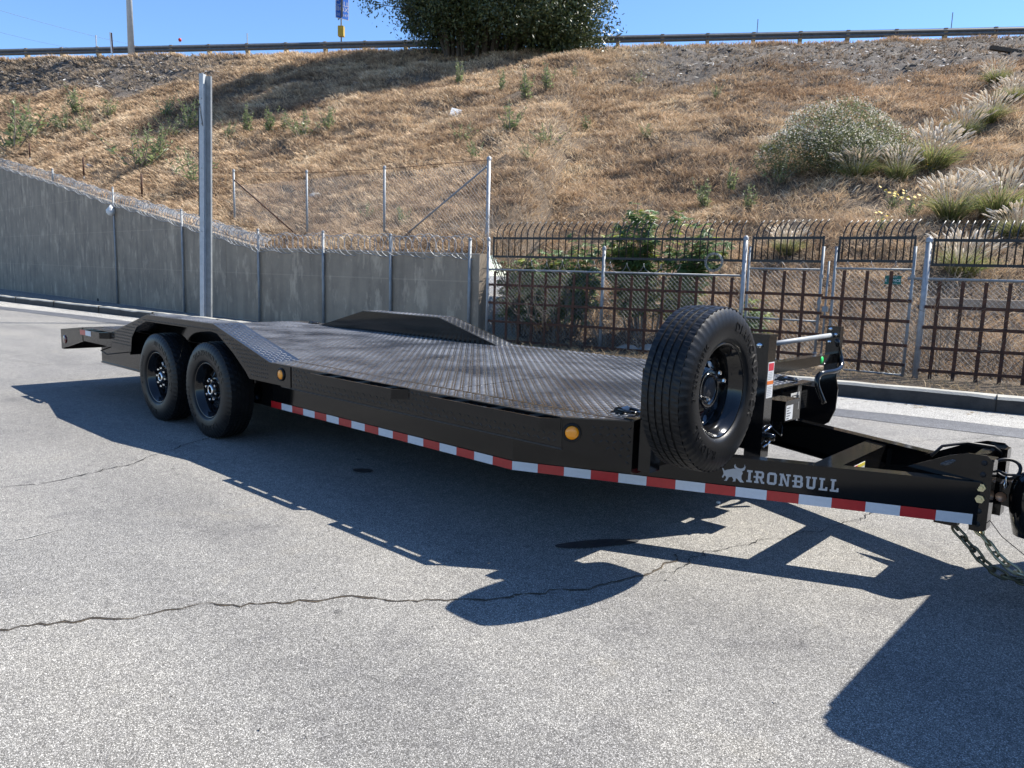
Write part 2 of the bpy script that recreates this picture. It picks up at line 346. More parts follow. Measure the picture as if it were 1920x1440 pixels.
# ---- hill
GA = np.array([-37.515, 8.287]); GT = math.radians(34.176); GD = np.array([math.cos(GT), math.sin(GT)]); GN = np.array([GD[1], -GD[0]])
GS = 1.3
def rail_pt(i): return CAM[:2]+(GA+GD*1.905*i-CAM[:2])*GS
def rail_top(i): return CAM[2]+(11.593+.014*i-CAM[2])*GS
BASE = [(-90, wl(-90)), (float(topL[0][0]), float(topL[0][1]))]+[(float(p[0]), float(p[1])) for p in WTOP[1:]]
BASE = offs(BASE, .34)
BASE += [(F0[0]+.15, F0[1]+.55), (F2[0], F2[1]+.5), (F3[0], F3[1]+.5), (F4[0], F4[1]+.55), (14.0, 11.2), (90, 30)]
def base_hit(p, d):
    best = None
    for a, b in zip(BASE, BASE[1:]):
        ax, ay = a; ex, ey = b[0]-a[0], b[1]-a[1]; den = d[0]*ey-d[1]*ex
        if abs(den) < 1e-9: continue
        t = ((ax-p[0])*ey-(ay-p[1])*ex)/den; u = ((ax-p[0])*d[1]-(ay-p[1])*d[0])/den
        if -1e-6 <= u <= 1+1e-6 and t > 0 and (best is None or t < best): best = t
    return best
def base_z(x):
    if x < PE[0]+.1: return wall_top(x)-.02
    k = min(1, (x-PE[0]-.1)/.5); k = k*k*(3-2*k)
    return (wall_top(PE[0])-.02)*(1-k)+.06*k
NI, NV = 330, 130
ii = np.linspace(-1.9, 36, NI); vv = np.concatenate([np.linspace(0, 1, NV), [1.04, 1.12, 1.4]])
HP = np.zeros((NI, len(vv), 3))
for a, i in enumerate(ii):
    K = rail_pt(i)+GN*1.4; t = base_hit(K, GN)
    if t is None: t = 12
    B = K+GN*t; zb = base_z(B[0]); zk = rail_top(i)-1.02
    for b_, w in enumerate(vv):
        p = B+(K-B)*min(w, 1) if w <= 1 else K-GN*(w-1)*22
        q = min(w, 1.0); z = zb+(zk-zb)*(q*1.03-.03*q**6) if w <= 1 else zk+.03
        HP[a, b_] = (p[0], p[1], z)
edge = np.clip(np.minimum(vv, 1.0)*14, 0, 1)[None, :]*np.clip((1.02-np.minimum(vv, 1.02))*16, .25, 1)[None, :]
HP[:, :, 2] += ((fbm(HP[:, :, 0]*.55, HP[:, :, 1]*.55, 3)-.5)*.75+(fbm(HP[:, :, 0]*2.2, HP[:, :, 1]*2.2, 9)-.5)*.42)*edge
nv_ = len(vv)
hv = HP.reshape(-1, 3); a_, b_ = np.meshgrid(np.arange(NI-1), np.arange(nv_-1), indexing='ij'); k = (a_*nv_+b_).ravel()
hf = np.stack([k, k+nv_, k+nv_+1, k+1], 1)
def zone(i, w, x, y):
    """0..1: how much the bare grey litter strip near the crest shows"""
    nz = fbm(x*.35, y*.35, 21); n2 = fbm(x*1.4, y*1.4, 22)
    L_ = np.clip((7.5-i)/2.5, 0, 1); Rr = np.clip((i-14.6)/1.6, 0, 1); side = np.maximum(L_, Rr)
    lo = .66-.10*L_-.0*Rr
    band = np.clip((w-lo+(nz-.5)*.22)/.07, 0, 1)*np.clip((.985-w+(n2-.5)*.03)/.03, 0, 1)
    return np.clip(side*band*1.15, 0, 1)
HI = np.repeat(ii[:, None], nv_, 1); HV = np.repeat(vv[None, :], NI, 0)
zn = zone(HI, HV, HP[:, :, 0], HP[:, :, 1]).ravel()
c1 = fbm(hv[:, 0]*.9, hv[:, 1]*.9, 31)[:, None]
soil = np.array([.10, .072, .048])*(1-c1)+np.array([.19, .14, .095])*c1
soil = soil*(1-zn[:, None])+np.array([.115, .098, .085])*zn[:, None]
m, nt, b = nodes('hill_soil'); N, L = nt.nodes, nt.links
at = N.new('ShaderNodeAttribute'); at.attribute_name = 'col'; tc = N.new('ShaderNodeTexCoord')
n1 = N.new('ShaderNodeTexNoise'); n1.inputs['Scale'].default_value = 9; n1.inputs['Detail'].default_value = 8; n1.inputs['Roughness'].default_value = .75; L.new(tc.outputs['Object'], n1.inputs['Vector'])
rr = ramp(N, [(.3, (.45, .45, .45)), (.7, (1.45, 1.42, 1.35))]); L.new(n1.outputs['Fac'], rr.inputs[0])
L.new(mixc(N, L, at.outputs['Color'], rr.outputs[0], 1.0, 'MULTIPLY'), b.inputs['Base Color']); b.inputs['Roughness'].default_value = .95
bp = N.new('ShaderNodeBump'); bp.inputs['Strength'].default_value = .9; bp.inputs['Distance'].default_value = .12; L.new(n1.outputs['Fac'], bp.inputs['Height']); L.new(bp.outputs[0], b.inputs['Normal'])
MATS['hill_soil'] = m
hill = tag(put('hillside', npmesh('hillside', hv, hf, 'hill_soil', soil, True)), 'dry embankment rising behind the wall and fence', kind='structure')
BV = BVHTree.FromPolygons([tuple(p) for p in hv], [tuple(q) for q in hf])
def hit(px, py):
    d = ray(px, py); h = BV.ray_cast(Vector(CAM), Vector(d).normalized())
    return np.array(h[0]) if h[0] is not None else None
def ground_z(x, y):
    h = BV.ray_cast(Vector((x, y, 40)), Vector((0, 0, -1))); return h[0].z if h[0] is not None else 0.0
# verge between kerb and slope
vb = M(); A_ = [p for p in offs(CD, .165) if p[0] > PE[0]-.3 and p[0] < 30]; Bq = []
for x, y in A_:
    t = base_hit((x, y), (-.35, .94)); t = .6 if t is None else t; Bq.append((x-.35*(t+.25), y+.94*(t+.25)))
nn = 7; v = []
for (x0, y0), (x1, y1) in zip(A_, Bq):
    for j in range(nn):
        s = j/(nn-1); x, y = x0+(x1-x0)*s, y0+(y1-y0)*s; v.append((x, y, (CH-.02)*(1-min(1, s*4))+.05*min(1, s*4)+.05*fbm(x*3, y*3, 41)*(0 < j)))
vb.add(v, [(i*nn+j, i*nn+j+1, (i+1)*nn+j+1, (i+1)*nn+j) for i in range(len(A_)-1) for j in range(nn-1)], True)
vm = vb.mesh('verge', 'hill_soil'); ca = vm.color_attributes.new('col', 'FLOAT_COLOR', 'POINT')
ca.data.foreach_set('color', np.tile(np.array([.15, .11, .07, 1], np.float32), len(v)))
tag(put('verge', vm), 'strip of dry dirt between kerb and fence', kind='structure')

# ---- dry grass on the hill
def blades(pos, nrm, length, width, lean_dir, col, droop=.25):
    """one bent blade (3 triangles) for each row"""
    n = len(pos); th = RNG.uniform(0, 2*np.pi, n)
    side = np.stack([np.cos(th), np.sin(th), np.zeros(n)], 1)
    d = nrm*1.0+lean_dir; d /= np.linalg.norm(d, axis=1, keepdims=True)
    side = np.cross(d, side); side /= np.linalg.norm(side, axis=1, keepdims=True)+1e-9
    w = (width/2)[:, None]; Ln = length[:, None]
    mid = pos+d*Ln*.55; dd = d.copy(); dd[:, 2] -= droop; dd[:, :2] += lean_dir[:, :2]*.3; dd /= np.linalg.norm(dd, axis=1, keepdims=True)
    tip = mid+dd*Ln*.45
    v = np.stack([pos-side*w, pos+side*w, mid-side*w*.75, mid+side*w*.75, tip], 1).reshape(-1, 3)
    k = np.arange(n)[:, None]*5
    f = np.concatenate([k+[[0, 1, 3]], k+[[0, 3, 2]], k+[[2, 3, 4]]], 0)
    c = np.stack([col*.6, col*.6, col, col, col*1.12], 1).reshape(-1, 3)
    return v, f, c
def hill_sample(i, w):
    a = (i-ii[0])/(ii[-1]-ii[0])*(NI-1); b = w*(NV-1); a0 = np.clip(a.astype(int), 0, NI-2); b0 = np.clip(b.astype(int), 0, NV-2)
    fa = (a-a0)[:, None]; fb = (b-b0)[:, None]
    return (HP[a0, b0]*(1-fa)+HP[a0+1, b0]*fa)*(1-fb)+(HP[a0, b0+1]*(1-fa)+HP[a0+1, b0+1]*fa)*fb
def grass():
    nt_ = 78000                                   # tufts
    i = RNG.uniform(-1.4, 30, nt_*3); w = RNG.uniform(0.0, 1.0, nt_*3)
    p = hill_sample(i, w)
    d = p-CAM; depth = d@_f; px = 960+FOC*(d@_r)/depth; py = 720-FOC*(d@_u)/depth
    ok = (px > -220) & (px < 2150) & (depth > 3) & (py < 900)
    # even spread over the picture and the ground together
    area = np.interp(w, [0, 1], [1.0, .7]); keep = RNG.uniform(0, 1, len(w)) < np.clip(20/depth, .35, 1)
    i, w, p = i[ok & keep], w[ok & keep], p[ok & keep]
    z = zone(i, w, p[:, 0], p[:, 1]); pr = fbm(p[:, 0]*.8, p[:, 1]*.8, 51)
    kp = RNG.uniform(0, 1, len(w)) < (1-.86*z)*np.clip(-.35+2.3*pr, .10, 1)
    i, w, p = i[kp][:nt_], w[kp][:nt_], p[kp][:nt_]; n = len(w)
    NB = 9
    P = np.repeat(p, NB, 0); OF = RNG.normal(0, .10, (len(P), 2)); P[:, :2] += OF; P[:, 2] -= .03
    dep = (P-CAM)@_f
    big = np.repeat(.75+.7*fbm(p[:, 0]*.6, p[:, 1]*.6, 61), NB)
    top = np.repeat(np.clip((w-.93)/.05, 0, 1), NB)
    Ln = RNG.uniform(.12, .30, len(P))*big*(1-.1*top); Wd = np.clip(dep*.00075, .008, .04)*RNG.uniform(.7, 1.3, len(P))
    ang = np.where(RNG.uniform(0, 1, len(P)) < .75, np.arctan2(OF[:, 1], OF[:, 0]), np.repeat(fbm(p[:, 0]*.7, p[:, 1]*.7, 71)*9, NB))+RNG.normal(0, .7, len(P)); lm = RNG.uniform(.3, 1.5, len(P))*(1-.5*top)
    lean = np.stack([np.cos(ang)*lm+.12, np.sin(ang)*lm-.2, np.zeros(len(P))], 1)
    nrm = np.tile([.12, -.2, .97], (len(P), 1))
    pal = np.array([[.58, .42, .265], [.75, .575, .385], [.38, .265, .17], [.20, .14, .10], [.85, .72, .52]])
    tone = fbm(p[:, 0]*.45, p[:, 1]*.45, 81); t2 = fbm(p[:, 0]*2.5, p[:, 1]*2.5, 82)
    ci = np.clip((tone*1.3+t2*1.1-.45+RNG.normal(0, .22, n))*2.6, 0, 3.999); lut = np.array([3, 2, 0, 1, 4])
    lo = ci.astype(int); fr = (ci-lo)[:, None]; c = pal[lut[lo]]*(1-fr)+pal[lut[np.minimum(lo+1, 4)]]*fr
    zz = zone(i, w, p[:, 0], p[:, 1])[:, None]; c = c*(1-.55*zz)+np.array([.30, .26, .215])*.55*zz
    # browner sweep towards the right-hand middle of the slope
    br = (np.clip((i-15.5)/3, 0, 1)*np.clip((w-.42)/.1, 0, 1))[:, None]; c = c*(1-.4*br)+c*np.array([.74, .62, .56])*.4*br
    c = np.repeat(c, NB, 0)*RNG.uniform(.6, 1.3, (len(P), 1))
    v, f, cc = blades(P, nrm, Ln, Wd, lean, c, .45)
    tag(put('dry_grass', npmesh('dry_grass', v, f, 'dry_grass', cc)), 'matted golden dry grass covering the embankment', 'grass', kind='stuff')
grass()
# grass and dead litter along the verge
def verge_grass():
    n = 16000; k = RNG.integers(0, len(A_)-1, n); s = RNG.uniform(.08, 1, n); a = np.array(A_)[k]; b = np.array(Bq)[k]
    p = a*(1-s[:, None])+b*s[:, None]; ok = (p[:, 0] > -5) & (p[:, 0] < 9); p = p[ok]; s = s[ok]; n = len(p)
    P = np.stack([p[:, 0]+RNG.normal(0, .1, n), p[:, 1]+RNG.normal(0, .03, n), (CH-.02)*(1-np.minimum(1, s*4))+.06*np.minimum(1, s*4)], 1)
    pt = fbm(P[:, 0]*2, P[:, 1]*2, 90); kp = RNG.uniform(0, 1, n) < np.clip(pt*2-.45, .08, 1); P = P[kp]; n = len(P)
    ang = RNG.uniform(0, 6.28, n); lm = RNG.uniform(.3, 2.4, n)
    c = np.array([.50, .37, .21])*RNG.uniform(.4, 1.25, (n, 1))
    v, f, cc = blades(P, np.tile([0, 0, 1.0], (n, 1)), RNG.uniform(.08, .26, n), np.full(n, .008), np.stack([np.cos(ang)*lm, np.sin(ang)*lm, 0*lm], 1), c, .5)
    tag(put('verge_grass', npmesh('verge_grass', v, f, 'dry_grass', cc)), 'dry straw and leaf litter along the foot of the fence', 'grass', kind='stuff')
verge_grass()
# litter chips in the bare strip
def chips():
    n = 5200; i = RNG.uniform(-1.2, 28, n*3); w = RNG.uniform(.6, .99, n*3); p = hill_sample(i, w); z = zone(i, w, p[:, 0], p[:, 1])
    ok = RNG.uniform(0, 1, len(w)) < z*.9+.012; p = p[ok][:n]; n = len(p)
    th = RNG.uniform(0, 6.28, n); L0 = RNG.uniform(.03, .16, n); W0_ = RNG.uniform(.015, .05, n)
    u = np.stack([np.cos(th)*L0, np.sin(th)*L0, RNG.normal(.1, .25, n)*L0], 1); q = np.stack([-np.sin(th)*W0_, np.cos(th)*W0_, RNG.normal(.2, .5, n)*W0_], 1)
    p = p+np.array([0, 0, .03]); v = np.stack([p-u-q, p+u-q, p+u+q, p-u+q, p+[0, 0, .03]], 1).reshape(-1, 3); k = np.arange(n)[:, None]*5
    f = np.concatenate([k+[[0, 1, 4]], k+[[1, 2, 4]], k+[[2, 3, 4]], k+[[3, 0, 4]]], 0)
    c = np.where(RNG.uniform(0, 1, (n, 1)) < .13, np.array([.75, .73, .70]), np.array([.21, .185, .155]))*RNG.uniform(.4, 1.15, (n, 1))
    tag(put('litter', npmesh('litter', v, f, 'dry_grass', np.repeat(c, 5, 0))), 'grey wood chips, stones and scraps strewn below the guardrail', 'litter', kind='stuff')
chips()

# ---- retaining wall
wall = empty('retaining_wall', (PE[0], PE[1], 0), 'grey streaked concrete retaining wall stepping up to the left', 'wall')
def rel(p, o): return (p[0]-o.location.x, p[1]-o.location.y, p[2]-o.location.z)
def wall_pt(x): return (x, wall_y(x))
seams = [on_wall(x, 480, WA, WB)[0] for x in (48, 214)]+[on_wall(425, 520, WA, WB)[0]]+[PB[0]]+[on_wall(x, 520, PB, PE)[0] for x in (609, 736)]
xs = [float(WTOP[0][0])]+sorted(float(s) for s in seams)+[float(PE[0])]
allx = sorted(set(xs+[float(p[0]) for p in WTOP]))
for k in range(len(xs)-1):
    a, b_ = xs[k]+.006, xs[k+1]-.006; pts = [a]+[x for x in allx if a < x < b_]+[b_]; w = M(); TH = .26
    nn = len(pts); v = []
    for x in pts:
        y = wall_y(x); z = wall_top(x)
        v += [rel((x, y, -.1), wall), rel((x, y, z-.02), wall), rel((x, y+.02, z), wall), rel((x, y+TH, z), wall), rel((x, y+TH, -.1), wall)]
    f = [(i*5+j, (i+1)*5+j, (i+1)*5+j+1, i*5+j+1) for i in range(nn-1) for j in range(4)]+[(4, 3, 2, 1, 0), tuple((nn-1)*5+j for j in range(5))]
    w.add(v, f); w.obj('wall_panel', 'wall_concrete', wall)
w = M()
for x in xs[1:-1]: w.box(x-.02, x+.02, wall_y(x)+.03, wall_y(x)+.2, 0, wall_top(x)-.05)
w.v = [rel(p, wall) for p in w.v]; w.obj('joint_filler', 'crack', wall)
# concrete gutter lip behind the wall top
gt = M(); gx = [x for x in np.linspace(WTOP[0][0], PB[0]-.15, 60)]; v = []
for x in gx:
    y, z = wall_y(x), wall_top(x); v += [rel((x, y+.262, z-.02), wall), rel((x, y+.262, z+.03), wall), rel((x, y+.46, z+.21), wall), rel((x, y+.60, z+.17), wall)]
gt.add(v, [(i*4+j, (i+1)*4+j, (i+1)*4+j+1, i*4+j+1) for i in range(len(gx)-1) for j in range(3)]); gt.obj('gutter', 'gutter_concrete', wall)
# weep hole
wp = on_wall(184, 563, WA, WB); q = M(); q.lathe([(.0, -.012), (.075, -.012), (.075, .05)], 14, 'y', rel((wp[0], wp[1], wp[2]), wall)); q.obj('weep_hole', 'crack', wall)

# ---- posts clamped to the wall, razor wire
wire = empty('razor_wire_fence', (PB[0], PB[1]-.06, 0), 'coiled razor wire on slim pipe posts along the wall top', 'razor wire')
for px, y0, y1, a, b_ in ((101, 318, 341, WA, WB), (214, 353, 577, WA, WB), (343, 395, 590, WA, WB), (487, 432, 600, WA, WB), (609, 436, 604, PB, PE), (736, 442, 600, PB, PE), (885, 450, 620, PB, PE)):
    t = on_wall(px, y0, a, b_); zb = -.1 if y1 > 400 else t[2]-.45
    q = M(); q.tube([rel((t[0], t[1]-.05, zb), wire), rel((t[0], t[1]-.05, t[2]), wire)], .032, 10)
    q.lathe([(.038, 0), (.038, .02), (.012, .045)], 10, 'z', rel((t[0], t[1]-.05, t[2]), wire)); q.obj('post', 'galvanised_dull', wire)
hx = np.arange(float(WTOP[0][0])+2, PE[0]-.1, .0075); path = []
ph = 0.0
for x in hx:
    ph += 2*math.pi*.0075/(.20+.03*math.sin(x*3)); rad = .22+.03*math.sin(x*5.3)
    path.append(rel((x+.12*math.cos(ph), wall_y(x)-.02+rad*.6*math.cos(ph), wall_top(x)+.12+rad*math.sin(ph)), wire))
M().tube(path[::1], .0085, 3, False).obj('razor_coil', 'galvanised', wire)
for dz in (.31, -.02): M().tube([rel((x, wall_y(x)-.06, wall_top(x)+dz+.008*math.sin(x*9)), wire) for x in np.linspace(WTOP[0][0], PE[0], 160)], .005, 4, False).obj('line_wire', 'galvanised', wire)
bgp = on_wall(215, 393, WA, WB)
q = M(); q.lathe([(0, -.22), (.07, -.2), (.13, -.12), (.12, -.02), (.06, .08), (.02, .14), (0, .15)], 12, 'z', rf=lambda r, h, i, j: r*(1+.22*math.sin(i*2.1+j*1.3)))
tag(q.obj('plastic_bag', 'paper_white', None, (bgp[0]+.03, bgp[1]-.14, bgp[2])), 'crumpled white plastic bag caught on a wall post', 'bag')
# wall shadow-side stakes above the left wall
for k, (px, y0, y1, lab) in enumerate(((57, 267, 306, 'rusty stake on the slope, leftmost above the wall'), (158, 295, 343, 'rusty stake with grey foot, second from the left above the wall'), (267, 325, 383, 'rusty stake standing between the bagged post and the steel column'))):
    d = ray(px, y1); t0 = on_wall(px, y1, (WA[0], WA[1]+.75), (WB[0], WB[1]+.75)); t1 = on_wall(px, y0, (WA[0], WA[1]+.75), (WB[0], WB[1]+.75))
    q = M(); q.tube([(0, 0, -.4), (0, 0, .25)], .03, 8); o = empty('stake', (t0[0], t0[1], t0[2]), lab, 'stake', 'stakes above the wall')
    q.obj('sleeve', 'galvanised_dull', o); M().tube([(0, 0, .25), (.01, 0, t1[2]-t0[2])], .036, 8).obj('pipe', 'rust', o)

def chain_link(name, parent, p0, p1, z0, z1, pitch=.075, r=.0018, zfun=None):
    L_ = math.dist(p0, p1); ux, uy = (p1[0]-p0[0])/L_, (p1[1]-p0[1])/L_; H = z1-z0; q = M()
    for sgn in (1, -1):
        s = -H
        while s < L_+H:
            a0, b0, a1, b1 = s, 0.0, s+H, H            # line rising to the right
            if a0 < 0: b0 = -a0; a0 = 0
            if a1 > L_: b1 = H-(a1-L_); a1 = L_
            if b1-b0 > .02:
                if sgn < 0: a0, a1 = L_-a0, L_-a1
                q.tube([rel((p0[0]+ux*a0-uy*.004*sgn, p0[1]+uy*a0+ux*.004*sgn, z0+b0), parent), rel((p0[0]+ux*a1-uy*.004*sgn, p0[1]+uy*a1+ux*.004*sgn, z0+b1), parent)], r, 3, False)
            s += pitch
    return tag(q.obj(name, 'galvanised', parent), kind='stuff')

# ---- chain-link fence behind the wall top
off = 1.0
pa, pb_ = (PB[0], PB[1]+off), (PE[0], PE[1]+off)
cf = empty('chain_link_fence', (pb_[0], pb_[1], wall_top(PE[0])), 'old chain-link fence with braced posts on the slope behind the wall', 'fence')
cp = []
for px, y0, m_, rad in ((438, 320, 'galvanised_dull', .03), (575, 322, 'galvanised_dull', .028), (721, 314, 'galvanised_dull', .03), (917, 297, 'galvanised', .04)):
    if px == 438: t = on_wall(px, y0, (pa[0]-3, pa[1]-.16), pa)
    else: t = on_wall(px, y0, pa, pb_)
    gz = ground_z(t[0], t[1])-.2 if px < 900 else 0.1
    cp.append(t); q = M(); q.tube([rel((t[0], t[1], gz), cf), rel(t, cf)], rad, 10); q.lathe([(rad*1.25, -.03), (rad*1.25, .02), (.005, .05)], 10, 'z', rel(t, cf)); q.obj('post', m_, cf)
for a, b_ in (((441, 340), (573, 455)), ((913, 312), (735, 462))):
    A1 = on_wall(*a, pa, pb_) if a[0] > 500 else cp[0]-np.array([0, 0, .25]); B1 = on_wall(*b_, pa, pb_)
    M().tube([rel(A1, cf), rel(B1, cf)], .02, 8).obj('brace', 'rust' if a[0] < 500 else 'galvanised_dull', cf)
M().tube([rel((t[0], t[1], t[2]-.03), cf) for t in cp], .006, 5, False).obj('top_wire', 'rust', cf)
zt_ = min(t[2] for t in cp)-.1
for a, b_ in zip(cp, cp[1:]): chain_link('chain_link_mesh', cf, (a[0], a[1]), (b_[0], b_[1]), wall_top(a[0])-.1, zt_, .09, .002)

# ---- tall steel column in front of the wall
sb = on_z(391, 599, .1)
col = empty('steel_column', (sb[0], sb[1]-.06, CH), 'tall galvanised steel channel column standing in front of the wall', 'post')
col.rotation_euler = Matrix.Rotation(R(1.5), 3, Vector(_f)).to_euler()
tp = on_wall(386, 137, (sb[0]-1, sb[1]), (sb[0]+1, sb[1]))[2]-CH
ang = R(38); T = Matrix.Rotation(ang, 4, 'Z')
q = M(); q.box(-.115, -.02, -.075, .075, -.1, tp, T); q.obj('channel', 'galvanised_pale', col)
q = M(); q.box(-.018, .125, .05, .075, -.1, tp-.03, T); q.box(.115, .125, .0, .049, -.1, tp-.03, T); q.obj('web_plate', 'galvanised_dull', col)
q = M(); q.tube([tuple(T @ Vector((-.128, -.045, z))) for z in (tp*.42, tp*.6, tp*.86)], .022, 8)
q.tube([tuple(T @ Vector(p)) for p in ((-.128, -.045, tp*.86), (-.10, -.09, tp*.88), (-.06, -.09, tp*.83), (-.02, -.085, tp*.79))], .008, 6); q.obj('conduit', 'cable_black', col)
for z in (.36, .62, .8, .9): M().lathe([(0, -.006), (.016, -.006), (.016, .01)], 8, 'y', tuple(T @ Vector((-.06, -.079, tp*z)))).obj('bolt', 'galvanised', col)

# ---- grille fence, gates
def line_at(px, a, b_): return on_wall(px, 600, a, b_)[:2]
def zat(px, py, a, b_): return on_wall(px, py, a, b_)[2]
def bar(q, o, p, z0, z1, hw, dep, d):
    """upright flat bar at plan point p; d = unit along the fence"""
    nx, ny = -d[1], d[0]
    c = [(p[0]+d[0]*s*hw+nx*t, p[1]+d[1]*s*hw+ny*t) for s, t in ((-1, -dep/2), (1, -dep/2), (1, dep/2), (-1, dep/2))]
    q.plan([(x-o.location.x, y-o.location.y) for x, y in c], z0-o.location.z, z1-o.location.z)
def hbar(q, o, p0, p1, z, hh, dep, off_=0.0, r=None):
    d = (Vector(p1)-Vector(p0)).normalized(); nx, ny = -d.y*off_, d.x*off_
    if r: q.tube([rel((p0[0]+nx, p0[1]+ny, z), o), rel((p1[0]+nx, p1[1]+ny, z), o)], r, 8); return
    mx, my = -d.y*dep/2, d.x*dep/2
    c = [(p0[0]+nx-mx, p0[1]+ny-my), (p1[0]+nx-mx, p1[1]+ny-my), (p1[0]+nx+mx, p1[1]+ny+my), (p0[0]+nx+mx, p0[1]+ny+my)]
    q.plan([(x-o.location.x, y-o.location.y) for x, y in c], z-hh/2-o.location.z, z+hh/2-o.location.z)
PK = {}
def pickets(o, p0, p1, n, zl, zh, ztop, zend):
    """black topper: two rails, curved pickets"""
    d = (Vector(p1)-Vector(p0)).normalized(); nrm = (-d.y, d.x)
    for z in (zl, zh): q = M(); hbar(q, o, p0, p1, z, .040, .03, .03); q.obj('topper_rail', 'fence_black', o)
    for e_ in (p0, p1): q = M(); bar(q, o, (e_[0]+nrm[0]*.03, e_[1]+nrm[1]*.03), zl-.02, zh+.03, .014, .02, d); q.obj('topper_end', 'fence_black', o)
    key = (round(ztop-zl, 2), round(d.x, 3))
    if key not in PK:
        h = ztop-zl; q = M(); pts = [(0, 0, -.01), (0, 0, h*.62)]
        for k in range(1, 6): a = k/5; pts.append((nrm[0]*.13*a*a+d.x*.07*a*a, nrm[1]*.13*a*a+d.y*.07*a*a, h*(.62+.38*a)))
        q.tube(pts, .0105, 5); PK[key] = q.mesh('picket', 'fence_black')
    for k in range(n):
        s = (k+.5)/n; x = p0[0]+(p1[0]-p0[0])*s+nrm[0]*.03; y = p0[1]+(p1[1]-p0[1])*s+nrm[1]*.03
        put('picket', PK[key], o, (x-o.location.x, y-o.location.y, zl-o.location.z), (0, 0, random.uniform(-.12, .12)))
def grille(o, a, b_, xs_, rows, zlo, zhi, ext=.05):
    d = (Vector(b_)-Vector(a)).normalized()
    for px in xs_:
        q = M(); p = line_at(px, a, b_); bar(q, o, (p[0]+d.y*.045, p[1]-d.x*.045), zlo+random.uniform(-.02, .02), zhi, .024, .012, d); q.obj('grille_bar', 'rust', o).rotation_euler = (random.gauss(0, .004), random.gauss(0, .004), 0)
    p0, p1 = line_at(xs_[0], a, b_), line_at(xs_[-1], a, b_)
    p0 = (p0[0]-d.x*ext, p0[1]-d.y*ext); p1 = (p1[0]+d.x*ext, p1[1]+d.y*ext)
    for z in rows: q = M(); hbar(q, o, p0, p1, z, .046, .012, -.062); q.obj('grille_rail', 'rust', o)
def post(o, px, a, b_, ztop, rad, m_='galvanised', zb=-.05):
    p = line_at(px, a, b_); q = M(); q.tube([rel((*p, zb), o), rel((*p, ztop), o)], rad, 12); q.lathe([(rad*1.18, -.03), (rad*1.18, .015), (rad*.6, .04), (.003, .05)], 12, 'z', rel((*p, ztop), o)); q.obj('post', m_, o)
def coil(o, a, b_, px0, px1, z, rad, pitch, r=.0045):
    p0, p1 = line_at(px0, a, b_), line_at(px1, a, b_); L_ = math.dist(p0, p1); n = int(L_/pitch*16); pts = []
    for k in range(n):
        t = 2*math.pi*k/16; w = rad*(1+.2*math.sin(k*.037)); s = k/n+w*(.55+.5*math.sin(k*.021+px0))*math.cos(t)/L_
        pts.append(rel((p0[0]+(p1[0]-p0[0])*s, p0[1]+(p1[1]-p0[1])*s-.05+w*.5*math.cos(t), z+w*math.sin(t)), o))
    M().tube(pts, r, 3, False).obj('razor_coil', 'galvanised', o)
# left section
fl = empty('grille_fence', (F0[0], F0[1], CH), 'rusty grille and chain-link fence between the wall end and the gates', 'fence')
post(fl, 913, F0, F2, zat(913, 449, F0, F2), .030); post(fl, 1127, F0, F2, zat(1127, 466, F0, F2), .030, 'galvanised_dull'); post(fl, 1388, F0, F2, zat(1388, 447, F0, F2), .036)
zr = zat(1150, 511, F0, F2); q = M(); hbar(q, fl, F0, F2, zr, 0, 0, 0, .017); q.obj('top_rail', 'galvanised_dull', fl)
rows = [zat(1128, y, F0, F2) for y in (541, 577, 614, 652)]
grille(fl, F0, F2, [928, 951, 974, 998, 1023, 1049, 1074, 1100, 1153, 1182, 1210, 1241, 1272, 1303, 1335, 1368], rows, rows[-1]-.18, zr-.03, .12)
pickets(fl, line_at(921, F0, F2), line_at(1384, F0, F2), 36, zat(1150, 484.5, F0, F2), zat(1150, 447.5, F0, F2), zat(1150, 414, F0, F2), 0)
chain_link('chain_link_mesh', fl, tuple(F0), tuple(F2), .1, zr, .075)
coil(fl, F0, F2, 990, 1270, zr+.09, .10, .31, .0035)
# coil of loose wire hung on the fence
hc = on_wall(1342, 492, F0, F2); q = M(); pts = []
for k in range(150):
    t = 2*math.pi*k/25; w = .15+.018*math.sin(k*.9); pts.append((hc[0]+w*math.cos(t), hc[1]-.07+.012*math.sin(k*1.3), hc[2]+.95*w*math.sin(t)))
q.tube([(p[0]-hc[0], p[1]-hc[1], p[2]-hc[2]) for p in pts], .004, 4, False)
tag(q.obj('wire_coil', 'galvanised_dull', None, hc), 'loose round coil of wire hanging on the fence left of the gates', 'wire')
